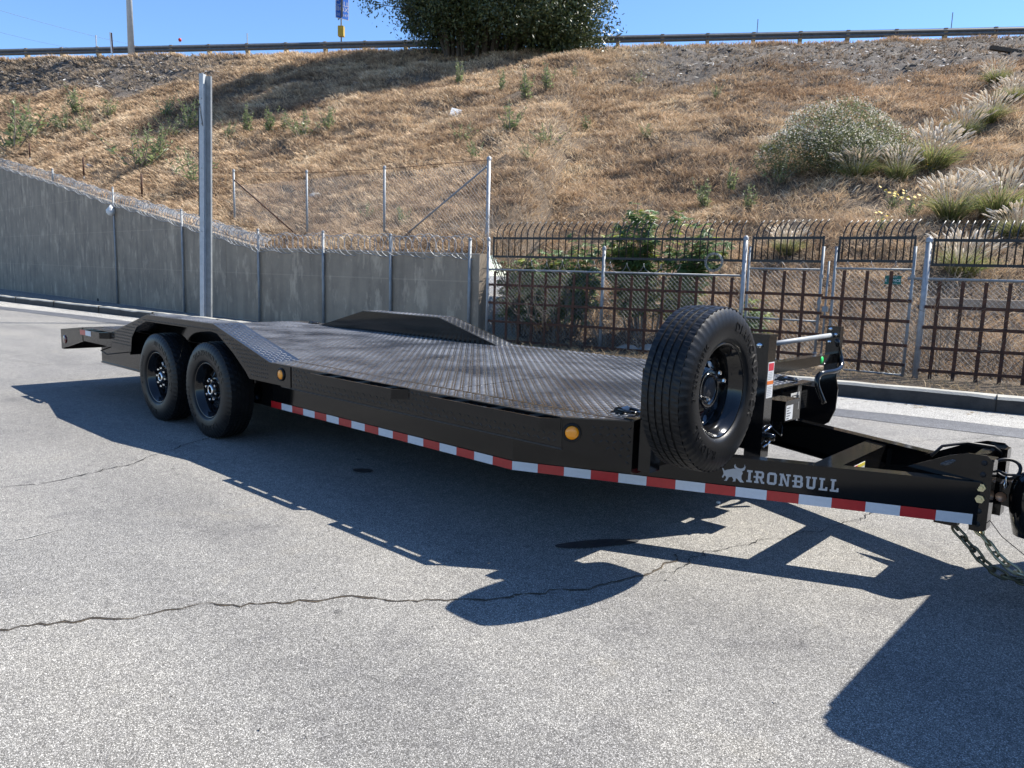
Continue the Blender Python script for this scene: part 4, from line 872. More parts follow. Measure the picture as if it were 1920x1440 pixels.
# ---- drive-over fenders
for s in (-1, 1):
    fe = put('drive_over_fender', None, tr, (0, 0, 0)); yo, yi = s*YE, s*FI
    prof = [(X1, ZD), (X2, ZF), (X3, ZF), (X4, ZD)]
    q = M(); ya, yb = sorted((yo, yi))
    for (a, za), (b, zb) in zip(prof, prof[1:]):
        q.add([(a, ya, za), (b, ya, zb), (b, yb, zb), (a, yb, za), (a, ya, za-.006), (b, ya, zb-.006), (b, yb, zb-.006), (a, yb, za-.006)], [(0, 1, 2, 3), (7, 6, 5, 4), (0, 4, 5, 1), (3, 2, 6, 7)]+([(0, 3, 7, 4)] if a == X1 else [])+([(1, 5, 6, 2)] if b == X4 else []))
    q.obj('top_plate', 'deck_paint', fe)
    for (a, za), (b, zb) in zip(prof, prof[1:]):
        L_ = math.hypot(b-a, zb-za); tread((a, ya, za), (b-a, 0, zb-za), (0, 1, 0), [(.01, .015), (L_-.01, .015), (L_-.01, yb-ya-.012), (.01, yb-ya-.012)], parent=fe, pitch=.034)
    sk = [(X1, ZD-.007), (X2, ZF-.007), (X3, ZF-.007), (X4, ZD-.007), (X4+.155, ZD-.007), (X4+.155, ZS), (1.06, ZS), (1.0, .60), (.82, .72), (.56, .855), (.44, .868), (-.80, .868), (-1.02, .80), (-1.14, .70), (-1.18, ZS+.004), (X1, ZS+.006)]
    q = M(); ys = sorted((yo, yo-s*.006)); q.side(sk, *ys); skp = q.obj('skirt', 'black_paint', fe)
    if s < 0:
        tread((0, -YE, 0), (1, 0, 0), (0, 0, 1), [(x*1.0+(.012 if x < 0 else -.012), z+(-.012 if z > .75 else .012)) for x, z in [(X1+.02, .57), (X1+.03, .695), (X2+.01, ZF-.012), (X3, ZF-.012), (X4, ZD-.02), (X4, ZS+.006), (1.09, ZS+.006), (1.02, .63), (.83, .74), (.56, .875), (-.80, .885), (-1.04, .82), (-1.17, .70), (-1.2, .57)]], parent=fe, m_='black_paint', pitch=.03, Lh=.011)
    q = M(); ys = sorted((yi, yi-s*.006)); q.side([(X1, ZD+.0005), (X4, ZD+.0005), (X3, ZF-.0065), (X2, ZF-.0065)], *ys); q.obj('inner_wall', 'black_paint', fe)
    tread((0, yi-s*.006, 0), (-s, 0, 0) if s < 0 else (-1, 0, 0), (0, 0, 1), [(x*(-1 if s > 0 else 1), z) for x, z in [(X1+.2, ZD+.01), (X4-.2, ZD+.01), (X3-.03, ZF-.05), (X2+.03, ZF-.05)]], parent=fe, m_='black_paint', pitch=.034) if s > 0 else None
    q = M(); ys = sorted((yi-s*.0, yi+s*.004)); q.side([(-1.3, .50), (1.1, .50), (1.1, ZD-.008), (-1.3, ZD-.008)], *ys); q.obj('wheel_well_wall', 'black_paint', fe)
    for x in (-1.22, 1.13): q = M(); ys = sorted((yo-s*.007, yi+s*.005)); q.box(x-.003, x+.003, ys[0], ys[1], .52, ZD-.008); q.obj('wheel_well_end', 'black_paint', fe)
    # amber lamps
    q = M(); ys = sorted((yo+s*.001, yo+s*.006)); q.box(X4+.156, X4+.285, ys[0], ys[1], ZS-.005, ZD-.007); q.obj('lamp_bracket', 'black_paint', fe)
    amb = M(); amb.lathe([(0, -.016), (.018, -.0155), (.033, -.011), (.0345, -.006)], 20, 'y'); bez = M(); bez.lathe([(.0345, -.004), (.040, -.012), (.047, -.008), (.048, 0)], 20, 'y')
    for (x, y, z, rz) in ((1.525, yo+s*.007, .631, 0), (4.145, s*(YE-.031)+s*.004, .628, math.atan2(YE-YF, XF-XC))):
        hb = bez.obj('lamp_bezel', 'tyre_rubber', tr, (x, y, z)); hb.rotation_euler.z = (0 if s < 0 else math.pi)+(rz if s < 0 else -rz)
        am = amb.obj('marker_lamp', 'amber_lens', tr, (x, y, z)); am.rotation_euler.z = hb.rotation_euler.z
# ---- wheels
RT = .395
tp_ = [(.222, .085), (.232, .108), (.25, .116), (.30, .121), (.335, .119), (.362, .110), (.378, .101), (.387, .094)]
tread_p = []
gro = [-.055, -.018, .018, .055]; xs_ = [-.094]
for gc in gro: xs_ += [gc-.006, gc-.0045, gc+.0045, gc+.006]
xs_ += [.094]
for i, h in enumerate(xs_[::-1]):
    deep = (i-1) % 4 in (1, 2) and 0 < i < len(xs_)-1; tread_p.append((RT-.0008*abs(h)*60*abs(h)/.094-(.0065 if deep else 0), h))
nseg = 180
def rf(r, h, i, j):
    if .36 < r and abs(h) > .085 and i % 3 == 0: return r-.007
    return r
def rft(r, h, i, j):
    k = {0: 0, 1: 1, 2: 2}.get(int(abs(h)//.037), 2)
    if r > RT-.006 and (i+int((h+.1)//.037)*2) % 4 == 0: return r-.0028
    return r
ty = M(); ty.lathe(tp_, nseg, 'y', rf=rf); ty.lathe([tp_[-1]]+tread_p+[(tp_[-1][0], -tp_[-1][1])], nseg, 'y', rf=rft, smooth=False); ty.lathe([(r, -h) for r, h in tp_[::-1]], nseg, 'y', rf=rf); TYRE = ty.mesh('tyre', 'tyre_rubber')
rm = M(); rm.lathe([(.222, -.088), (.231, -.094), (.231, -.099), (.222, -.102), (.216, -.097), (.213, -.086), (.206, -.081), (.204, -.058), (.197, -.052), (.190, -.03), (.186, .0), (.184, .045), (.196, .06), (.21, .095), (.222, .1)], 64, 'y')
# centre disc with eight round hand holes
D0, D1 = .103, .186
DY = -.034
rm.lathe([(.0, .012+DY), (.058, .012+DY), (.06, -.002+DY), (.098, -.004+DY), (D0, .0+DY)], 64, 'y')
for k in range(8):
    a0 = 2*math.pi*k/8; pts = []; hole = []
    for (rr_, aa) in ((D0, -.5), (D0, 0), (D0, .5), ((D0+D1)/2, .5), (D1, .5), (D1, 0), (D1, -.5), ((D0+D1)/2, -.5)):
        a = a0+aa*2*math.pi/8; pts.append((rr_*math.cos(a), .0+DY+.034*(rr_-D0)/(D1-D0), rr_*math.sin(a)))
    cx_ = .148
    for (dx, dy) in ((-.7, -.7), (-1, 0), (-.7, .7), (0, 1), (.7, .7), (1, 0), (.7, -.7), (0, -1)):
        r_ = cx_+dx*.019; tt = dy*.019/cx_; a = a0+tt; hole.append((r_*math.cos(a), .018+DY, r_*math.sin(a)))
    rm.add(pts+hole, [(i, (i+1) % 8, 8+(i+1) % 8, 8+i) for i in range(8)], False)
RIM = rm.mesh('rim', 'black_gloss')
hb = M(); hb.lathe([(.058, .01), (.056, -.055), (.048, -.062), (.044, -.064)], 28, 'y'); HUB = hb.mesh('hub', 'black_gloss')
hc_ = M(); hc_.lathe([(.024, -.066), (.026, -.070), (.040, -.070), (.044, -.060)], 28, 'y'); CAP = hc_.mesh('hub_ring', 'chrome')
ln = M(); ln.lathe([(0, -.04), (.009, -.039), (.0125, -.030), (.0135, 0)], 6, 'y', smooth=False); NUT = ln.mesh('lug_nut', 'chrome')
lg = M(); lg.lathe([(0, -.001), (.03, -.001), (.03, 0)], 16, 'y'); STK = lg.mesh('rim_sticker', 'paper_white')
def ring_text(s, r, a0, size, flip=False, track=1.0):
    """letters set around a circle in the XZ plane facing -Y"""
    v = []; f = []; a = a0
    for ch in s:
        me = text_mesh(ch, 'tyre_letter', size, .0012); w = max((p.co.x for p in me.vertices), default=.3*size)-min((p.co.x for p in me.vertices), default=0)
        step = (w+.25*size)/r*track; am = a-step/2; k = len(v)
        for p in me.vertices:
            x, y, z = p.co; th = am; R_ = r+y
            px_ = R_*math.cos(th)+x*math.sin(th); pz_ = R_*math.sin(th)-x*math.cos(th); v.append((px_, -.1222-z, pz_))
        f += [tuple(q+k for q in p.vertices) for p in me.polygons]; a -= step; bpy.data.meshes.remove(me)
    return v, f
v1, f1 = ring_text('DIAMONDBACK', .305, R(120), .062, track=1.05); v2, f2 = ring_text('RADIAL', .305, R(300), .062, track=1.05); v3, f3 = ring_text('ST235/80R16', .300, R(225), .04)
q = M(); q.add(v1, f1); q.add(v2, f2); q.add(v3, f3); LETT = q.mesh('sidewall_lettering', 'tyre_letter')
def wheel(name, T, hub=True, spin=0.0, nuts=range(8)):
    w = put(name, None, tr); w.matrix_local = T @ Matrix.Rotation(spin, 4, 'Y')
    put('tyre', TYRE, w); put('rim', RIM, w); tag(put('sidewall_lettering', LETT, w), kind='stuff')
    if hub: put('hub', HUB, w, (0, -.012, 0)); put('hub_ring', CAP, w, (0, -.012, 0))
    else: q = M(); q.lathe([(0, -.0045+DY), (.055, -.0045+DY), (.058, -.002+DY)], 24, 'y'); q.obj('hub_bore', 'ink', w)
    for k in nuts:
        a = 2*math.pi*(k+.5)/8; put('lug_nut', NUT, w, (.0825*math.cos(a), -.004+DY, .0825*math.sin(a)))
    o = put('rim_sticker', STK, w, (.120*math.cos(2.36), DY-.001, .120*math.sin(2.36))); o.scale = (.7, 1, .45)
    return w
for s in (-1, 1):
    for k, x in enumerate((-.474, .474)):
        T = Matrix.Translation((x, s*1.285, RT-.007)) @ (Matrix.Identity(4) if s < 0 else Matrix.Rotation(math.pi, 4, 'Z'))
        wheel('wheel', T, spin=R(28 if k == 0 else -8), nuts=range(8) if s < 0 else ())
for x in (-.474, .474): M().tube([(x, -1.2, RT-.06), (x, 1.2, RT-.06)], .04, 10).obj('axle', 'black_paint', tr)
q = M(); q.side([(-.9, .36), (-.45, .42), (0, .44), (.45, .42), (.95, .36), (.95, .33), (0, .40), (-.9, .33)], -1.02, -.95); q.obj('leaf_spring', 'black_paint', tr)
# spare: faces forward (+X)
SPC = Vector((4.70, -1.055, .895))
spare = wheel('spare_wheel', Matrix.Translation(SPC) @ Matrix.Rotation(math.pi/2, 4, 'Z') @ Matrix.Scale(.968, 4), False, R(40), (1, 2, 5))
# ---- centre jack with side crank
JX0, JX1, JY0, JY1, JT = 4.52, 4.62, -.178, -.078, 1.10
j = put('jack', None, tr, ((JX0+JX1)/2, (JY0+JY1)/2, 0))
q = M(); q.box(-.05, .05, -.05, .05, .40, JT-.012); q.obj('outer_tube', 'black_gloss', j)
q = M(); q.box(-.057, .057, -.057, .057, JT-.0118, JT+.003); q.obj('cap', 'black_gloss', j)
q = M(); q.box(-.04, .04, -.04, .04, .336, .3998); q.obj('inner_leg', 'black_paint', j)
q = M(); q.box(-.14, .055, -.105, .075, .325, .3358); q.obj('foot_plate', 'black_paint', j)
q = M(); q.box(-.18, -.0505, -.04, .04, .44, .66); q.obj('mount_bracket', 'black_paint', j)
for z in (.47, .56): q = M(); q.tube([(.062, -.045, z), (.064, .03, z+.018), (.045, .06, z+.02)], .006, 6); q.obj('spring_pin', 'chrome', j)
q = M(); q.lathe([(0, .045), (.018, .045), (.022, .02), (.022, 0)], 12, 'x', (.05, .02, .52)); q.obj('pin_knob', 'black_gloss', j)
q = M(); q.lathe([(0, -.066), (.014, -.066), (.016, -.05)], 12, 'y', (0, 0, JT-.06)); q.obj('shaft_boss', 'chrome', j)
FY = .915
q = M(); q.side([(4.40, .70), (4.40, .47), (4.47, .425), (4.54, .43), (4.60, .47), (4.635, .56), (4.64, .70), (4.615, .80), (4.615, 1.115), (4.535, 1.115), (4.535, .80), (4.50, .70)], FY, FY+.012); hp_ = q.obj('crank_bracket', 'black_gloss', tr)
q = M(); q.box(4.6152, 4.623, FY, FY+.06, .78, 1.115); q.obj('bracket_flange', 'black_paint', hp_)
for dx, dz in ((4.56, 1.095), (4.595, 1.06), (4.56, 1.01)): q = M(); q.lathe([(0, -.012), (.011, -.012), (.013, 0)], 8, 'y', (dx, FY, dz)); q.obj('bolt', 'chrome', hp_)
JM = 4.57
q = M(); q.tube([(JM, JY1+.001, JT-.06), (JM, FY, JT-.045)], .015, 14); q.obj('jack_shaft', 'galvanised_dull', tr)
q = M(); q.box(JM-.03, JM+.03, JY1+.0005, FY-.001, .872, .935); xb_ = q.obj('cross_bar', 'black_paint', tr)
q = M(); q.lathe([(0, .002), (.024, .002), (.024, 0)], 20, 'x', (JM+.03, .69, .905)); q.obj('green_sticker', 'sticker_green', xb_)
CR = [(1570, 640), (1573, 655), (1577, 675), (1576, 688), (1566, 695), (1548, 698), (1537, 702), (1532, 712), (1534, 728), (1545, 756)]
CT = [5.0, 5.02, 5.02, 4.98, 4.92, 4.86, 4.83, 4.82, 4.82, 4.83]
q = M(); q.tube([(JM, FY+.012, JT-.045), (JM+.01, FY+.06, JT-.05)]+[tuple(p) for p in catmull([at_depth(x, y, t) for (x, y), t in zip(CR, CT)], 4)], .0165, 10); q.obj('crank_handle', 'black_gloss', tr)
# spare carrier
q = M(); q.box(4.40, 4.47, -1.10, -1.01, .45, .96); q.box(4.4705, 4.66, -1.095, -1.015, .87, .93); q.obj('spare_carrier', 'black_paint', tr)
# warning label on the jack
jl = put('warning_label', None, tr, (JX1+.0003, (JY0+JY1)/2, 0))
for y0, y1, z0, z1, mm, nm in ((-.036, .042, .745, .948, 'paper_white', 'label_sheet'), (-.030, .036, .900, .942, 'sticker_red', 'label_red_band'), (-.036, .042, .822, .842, 'sticker_orange', 'label_orange_band')):
    q = M(); xo = .0006 if nm == 'label_sheet' else .0012; q.box(0, xo, y0, y1, z0, z1); q.obj(nm, mm, jl)
q = M()
for k in range(5): q.box(.0006, .0013, -.028, .018+.010*(k % 2), .852+k*.009, .854+k*.009)
for k in range(6): q.box(.0006, .0013, -.028, .018+.008*(k % 3), .757+k*.010, .759+k*.010)
tag(q.obj('label_print', 'galvanised_dull', jl), kind='stuff')
# deck front: data sheet, battery box
q = M(); q.box(XF+.0005, XF+.0018, .775, .92, .53, .652); ds = q.obj('data_label', 'paper_white', tr)
q = M()
for k in range(6): q.box(XF+.0018, XF+.0026, .79, .83+.04*((k*37) % 3)/2, .54+k*.018, .546+k*.018)
for k in range(5): q.box(XF+.0018, XF+.0026, .875+k*.008, .879+k*.008, .56, .63)
tag(q.obj('label_print', 'ink', ds), kind='stuff')
bx_ = put('battery_box', None, tr, (XF+.008, .21, 0)); q = M(); q.box(0, .19, -.0, .20, .555, .665); q.box(-.004, .195, -.006, .206, .6652, .685); q.obj('case', 'black_paint', bx_)
q = M(); q.box(.1905, .1915, .015, .115, .565, .655); q.obj('case_label', 'paper_white', bx_); q = M()
for k in range(5): q.box(.1915, .1922, .025, .06+.012*(k % 3), .572+k*.016, .577+k*.016)
tag(q.obj('label_print', 'ink', bx_), kind='stuff')
q = M(); q.tube([(.1, .03, .555), (.12, .0, .51), (.16, .05, .46), (.14, .1, .51), (.1, .12, .555)], .004, 6); q.obj('cable', 'cable_black', bx_)
# ---- d rings
def dring(x, y, z, a):
    d = put('d_ring', None, tr, (x, y, z), (0, 0, a)); q = M(); q.box(-.045, .03, -.042, .042, .001, .008); q.add(*half_cyl(.032, .034, 10)); q.obj('clip', 'black_gloss', d)
    pts = [(0, -.036, .02), (.05, -.044, .016), (.085, -.036, .014), (.098, 0, .012), (.085, .036, .014), (.05, .044, .016), (0, .036, .02)]; M().tube(pts, .0085, 8).obj('ring', 'black_gloss', d)
def half_cyl(r, hw, n):
    v = []; f = []
    for i in range(n+1):
        a = math.pi*i/n; v += [(r*math.cos(a), -hw, .008+r*.8*math.sin(a)), (r*math.cos(a), hw, .008+r*.8*math.sin(a))]
    f = [(2*i, 2*i+1, 2*i+3, 2*i+2) for i in range(n)]+[tuple(range(0, 2*n+2, 2)), tuple(range(2*n+1, 0, -2))]
    return v, f
for (x, y) in ((4.22, -.99), (4.22, 1.02), (-1.95, 1.18)): dring(x, y, ZD, 0.1)
# ---- tongue cross member, yellow sticker, coupler
c0 = T_O+T_D*(10.15*SG); yc = -c0.y-.10
q = M(); q.box(c0.x-.01, c0.x+.11, -yc-.02, yc+.02, .455, ZB1-.013); q.box(c0.x+.104, c0.x+.11, -yc-.0, yc+.0, .36, .4545); tcm = q.obj('tongue_cross_member', 'black_paint', tr)
q = M(); q.box(c0.x+.1105, c0.x+.112, -.16, .02, .385, .45); q.obj('warning_label', 'paper_white', tcm); q = M(); q.box(c0.x+.1121, c0.x+.113, -.155, -.10, .43, .448); q.obj('red_strip', 'sticker_red', tcm); q = M(); q.box(c0.x+.1121, c0.x+.113, -.10, .015, .43, .448); q.obj('yellow_strip', 'sticker_yellow', tcm)
q = M()
for k in range(4): q.box(c0.x+.1121, c0.x+.113, -.15+k*.042, -.118+k*.042, .39, .42)
tag(q.obj('label_print', 'galvanised_dull', tcm), kind='stuff')
q = M(); q.add([(4.93, .86-.27, .40), (5.02, .80-.27, .40), (4.99, .81-.27, .385), (5.02, .815-.27, .418)], [(0, 1, 3), (0, 2, 1)]); q.obj('yellow_sticker', 'sticker_yellow', tr)
XP = T_O.x+T_D.x*15*SG-.03
cpl = put('coupler', None, tr, (XP, 0, 0))
for s in (-1, 1):
    y = s*.205
    q = M(); q.side([(-.30, ZB1+.003), (-.10, .60), (-.02, .625), (.055, .625), (.085, .60), (.085, .275), (.065, .262), (.015, .262), (.012, ZB1+.003)], y-.005, y+.005); q.obj('side_plate', 'black_paint', cpl)
    q = M(); q.box(.012, .085, *sorted((y-s*.09, y-s*.0052)), .275, .61); q.obj('hole_channel', 'black_paint', cpl)
    for k, z in enumerate((.59, .535, .475, .42, .36, .297)):
        if k in (2, 3):
            q = M(); q.lathe([(.0, -.022), (.010, -.022), (.010, -.014), (.020, -.014), (.021, 0)], 6, 'y', smooth=False); o = q.obj('bolt', 'zinc', cpl, (.048, y+s*.005, z))
            if s > 0: o.rotation_euler.z = math.pi
        else:
            q = M(); q.lathe([(0, -.0008), (.013, -.0008), (.013, .0)], 14, 'y'); o = q.obj('hole', 'ink', cpl, (.048, y+s*.0052, z))
            if s > 0: o.rotation_euler.z = math.pi
    q = M(); q.lathe([(0, -.001), (.014, -.001), (.014, 0)], 14, 'y'); o = q.obj('slot', 'asphalt_patch', cpl, (-.10, y+s*.0052, .565)); o.scale = (2.6, 1, .75); o.rotation_euler = (0, R(-28), 0 if s < 0 else math.pi)
q = M(); q.box(-.02, .03, -.115, .115, .28, .60); q.box(-.12, -.02, -.199, .199, ZB1-.03, ZB1-.002); q.obj('nose_plate', 'black_paint', cpl)
q = M(); q.tube([(-.20, -.10, .56), (-.16, -.08, .615), (-.07, .0, .635), (.03, .08, .62), (.06, .12, .59), (.06, .13, .50)], .0075, 8); q.obj('wire_loop', 'cable_black', cpl)
q = M(); q.side([(.03, .40), (.03, .485), (.10, .472), (.135, .49), (.17, .478), (.18, .41), (.15, .365), (.10, .372)], -.05, .05); q.obj('coupler_neck', 'black_paint', cpl)
q = M(); q.lathe([(0, .006), (.022, .006), (.024, 0)], 14, 'y', (.105, -.0565, .410)); q.obj('pivot_bolt', 'copper_bolt', cpl)
q = M(); q.lathe([(0, .13), (.05, .125), (.085, .10), (.10, .06), (.105, .0), (.10, -.05), (.085, -.12), (.07, -.18), (.0, -.18)], 24, 'z', (.235, -.02, .42)); q.obj('ball_socket', 'black_gloss', cpl)
q = M(); q.tube([(.02, -.07, .555), (.12, -.07, .525), (.2, -.05, .53), (.28, -.07, .50), (.36, -.1, .49)], .007, 6); q.obj('latch_cable', 'cable_black', cpl)
q = M(); q.tube([(.11+.055*math.cos(t), -.03+.02*math.sin(t*2), .545+.045*math.sin(t)) for t in np.linspace(0, 2*math.pi, 26)], .008, 6, False); q.obj('latch_ring', 'cable_black', cpl)
q = M(); q.tube([(.115, -.062, .535), (.118, -.066, .50), (.124, -.066, .47), (.118, -.066, .455), (.112, -.066, .47), (.116, -.064, .50)], .0045, 6); q.obj('safety_clip', 'chrome', cpl)
q = M(); q.tube([(.18, -.05, .375), (.22, -.06, .33), (.30, -.07, .29), (.38, -.08, .275), (.6, -.1, .30)], .009, 7); q.obj('wiring', 'cable_black', cpl)
q = M(); q.tube([(.05, -.14, .35), (.14, -.13, .24), (.24, -.12, .17), (.34, -.12, .13), (.5, -.12, .2)], .002, 4); q.obj('thin_wire', 'cable_black', cpl)
# ---- safety chains
lk = M(); pts = []
for k in range(17):
    a = 2*math.pi*k/16; pts.append((.026*math.cos(a)+(.016 if math.cos(a) > 0 else -.016), .0175*math.sin(a), 0))
lk.tube(pts, .0068, 6, False); LINK = {m_: lk.mesh('chain_link', m_) for m_ in ('chain_dark', 'zinc')}
def chain(path, m_, nm):
    c = put('safety_chain', None, tr); P = [Vector(p) for p in path]; cum = [0]
    for a, b in zip(P, P[1:]): cum.append(cum[-1]+(b-a).length)
    s = 0; k = 0
    while s < cum[-1]:
        i = max(j for j in range(len(P)-1) if cum[j] <= s+1e-9); t = (s-cum[i])/(cum[i+1]-cum[i]); p = P[i].lerp(P[i+1], t); d = (P[i+1]-P[i]).normalized()
        d = (d+Vector((random.uniform(-.12, .12), random.uniform(-.12, .12), random.uniform(-.12, .12)))).normalized()
        o = put('chain_link', LINK[m_], c); o.matrix_local = Matrix.Translation(p) @ d.to_track_quat('X', 'Z').to_matrix().to_4x4() @ Matrix.Rotation(R(90)*(k % 2)+random.uniform(-.35, .35), 4, 'X'); s += .058; k += 1
    return c
chain(catmull([(XP-.06, -.20, .275), (XP+.05, -.20, .16), (XP+.14, -.18, .085), (XP+.25, -.15, .06), (XP+.38, -.12, .085), (XP+.55, -.08, .2)]), 'chain_dark', '')
chain(catmull([(XP-.02, -.02, .275), (XP+.06, -.05, .19), (XP+.15, -.08, .11), (XP+.25, -.10, .075), (XP+.38, -.06, .08), (XP+.55, -.02, .22)]), 'zinc', '')
q = M(); q.box(XP-.13, XP-.03, -.23, -.17, .268, .2945); q.obj('chain_lug', 'black_paint', tr)
# wiring under the tail
q = M(); q.tube([(XT+.1, -1.0, .52), (XT+.25, -1.25, .47), (XT+.5, -1.28, .455), (X1, -1.1, .50)], .006, 6); q.obj('wiring', 'cable_black', tr)

# ---- tow vehicle (out of frame at the right; its shadow lies on the asphalt)
tk = empty('pickup_truck', (6.11, 0, 0), 'dark pickup truck hitched ahead of the trailer, its shadow at lower right', 'pickup truck')
def tpart(poly, y0, y1, nm, m_='truck_paint'): q = M(); q.side(poly, y0, y1); return q.obj(nm, m_, tk)
for s in (-1, 1):
    ys = sorted((s*.93, s*1.0))
    tpart([(.02, .55), (.0, .7), (.0, 1.27), (.025, 1.35), (.10, 1.40), (1.9, 1.42), (1.9, .55), (1.78, .5), (1.72, .8), (1.5, .98), (1.22, .98), (1.0, .8), (.94, .5)], *ys, 'bed_side')
    tpart([(1.905, .5), (1.905, 1.42), (3.9, 1.36), (5.55, 1.22), (5.7, 1.0), (5.7, .55), (5.45, .5), (5.36, .82), (5.12, .98), (4.84, .98), (4.6, .82), (4.52, .5)], *ys, 'body_side')
    q = M(); q.add([(1.95, s*.96, 1.43), (3.85, s*.96, 1.40), (3.2, s*.80, 1.93), (2.15, s*.80, 1.93)], [(0, 1, 2, 3)]); q.obj('side_glass', 'glass_dark', tk)
    for x in (1.36, 4.98):
        q = M(); q.lathe([(.2, -.12), (.30, -.13), (.36, -.12), (.40, -.09), (.40, .09), (.36, .12), (.2, .12)], 36, 'y', (x, s*.87, .40)); q.obj('tyre', 'tyre_rubber', tk)
        q = M(); q.lathe([(0, -.10*s), (.1, -.11*s), (.2, -.12*s)], 24, 'y', (x, s*.87+s*.24*1, .40)) if False else q.lathe([(0, s*.06), (.1, s*.08), (.21, s*.11)], 24, 'y', (x, s*.87, .40)); q.obj('rim', 'chrome', tk)
    q = M(); ys2 = sorted((s*.86, s*1.006)); q.box(-.012, .10, ys2[0], ys2[1], .92, 1.30); q.obj('tail_light', 'red_lens', tk)
tk.scale = (1, .89, 1)
q = M(); q.box(.0, .06, -.85, .85, .68, 1.37); q.obj('tailgate', 'truck_paint', tk)
q = M(); q.box(-.02, .12, -.95, .95, .55, .67); q.obj('bumper', 'chrome', tk)
q = M(); q.box(.0605, 1.9, -.92, .92, .72, .78); q.obj('bed_floor', 'truck_paint', tk)
q = M(); q.box(1.905, 5.6, -.925, .925, .5, 1.2); q.obj('hood_block', 'truck_paint', tk)
q = M(); q.plan([(2.12, -.81), (3.22, -.81), (3.22, .81), (2.12, .81)], 1.93, 1.97); q.obj('roof', 'truck_paint', tk)
q = M(); q.add([(3.86, -.93, 1.38), (3.86, .93, 1.38), (3.22, .80, 1.93), (3.22, -.80, 1.93)], [(0, 1, 2, 3)]); q.obj('windscreen', 'glass_dark', tk)
q = M(); q.add([(1.93, -.93, 1.42), (1.93, .93, 1.42), (2.13, .80, 1.93), (2.13, -.80, 1.93)], [(0, 1, 2, 3)]); q.obj('rear_glass', 'glass_dark', tk)
for s in (-1, 1):
    for x in (1.36, 4.98):
        q = M(); q.tube([(x+.43*math.cos(a), s*1.0, .42+.56*math.sin(a)) for a in np.linspace(.15, math.pi-.15, 18)], .022, 6, False); q.obj('arch_trim', 'tyre_rubber', tk)
    q = M(); ys2 = sorted((s*1.0, s*1.012)); q.box(1.95, 3.95, *ys2, .74, .79); q.box(2.98, 2.99, *ys2, .6, 1.38); q.box(2.2, 2.42, *sorted((s*1.0, s*1.03)), 1.22, 1.25); q.obj('door_trim', 'black_gloss', tk)
q = M(); q.box(.1, .6, -.03, .03, .38, .46); q.obj('hitch_receiver', 'black_paint', tk)

# ================================================================== PLANTS
def depth_of(p): return float((np.array(p)-CAM)@_f)
def mscale(p): return depth_of(p)/FOC                     # metres per photo pixel at p
def quads_mesh(name, V, C, m_):
    """V (n,4,3) quads coloured per quad"""
    n = len(V); f = np.arange(n*4).reshape(n, 4); return npmesh(name, V.reshape(-1, 3), f, m_, np.repeat(C, 4, 0))
def leaf_quads(pos, dirs, L_, W_, C):
    n = len(pos); up = RNG.normal(0, 1, (n, 3)); side = np.cross(dirs, up); side /= np.linalg.norm(side, axis=1, keepdims=True)+1e-9
    L_ = np.asarray(L_)[:, None]; W_ = np.asarray(W_)[:, None]
    V = np.stack([pos, pos+dirs*L_*.5+side*W_, pos+dirs*L_, pos+dirs*L_*.5-side*W_], 1); return V, C
def unit(a): return a/(np.linalg.norm(a, axis=1, keepdims=True)+1e-9)
# ---- green weeds (height 1 m prototypes)
def weed_proto(seed, spread, leaves, tall):
    r = np.random.default_rng(seed); pos = []; dr = []; L_ = []; W_ = []; C = []; st = M()
    for s in range(9):
        a = r.uniform(0, 6.28); lean = r.uniform(.02, spread); h = r.uniform(.45, 1.0) if s else 1.0; base = np.array([math.cos(a)*.05, math.sin(a)*.05, -.05]); top = np.array([math.cos(a)*lean, math.sin(a)*lean, h])
        st.tube([tuple(base), tuple((base+top)/2+r.normal(0, .02, 3)), tuple(top)], [.012, .009, .004], 4, False)
        for k in range(leaves):
            t = r.uniform(.1, 1)**(.8); p = base+(top-base)*t; d = r.normal(0, 1, 3); d[2] = abs(d[2])*.5+tall; pos.append(p); dr.append(d/np.linalg.norm(d)); q = (1.15-t*.7)
            L_.append(r.uniform(.10, .22)*q); W_.append(r.uniform(.018, .04)*q); g = r.uniform(.6, 1.25); C.append(np.array([.21, .26, .115])*g if r.uniform() < .8 else np.array([.30, .32, .16])*g)
    V, C = leaf_quads(np.array(pos), np.array(dr), L_, W_, np.array(C)); return quads_mesh('leaves', V, C, 'green_leaf'), st.mesh('stems', 'twig')
WP = [weed_proto(1, .42, 26, .4), weed_proto(2, .6, 26, .25), weed_proto(3, .24, 24, .6), weed_proto(4, .85, 26, .2)]
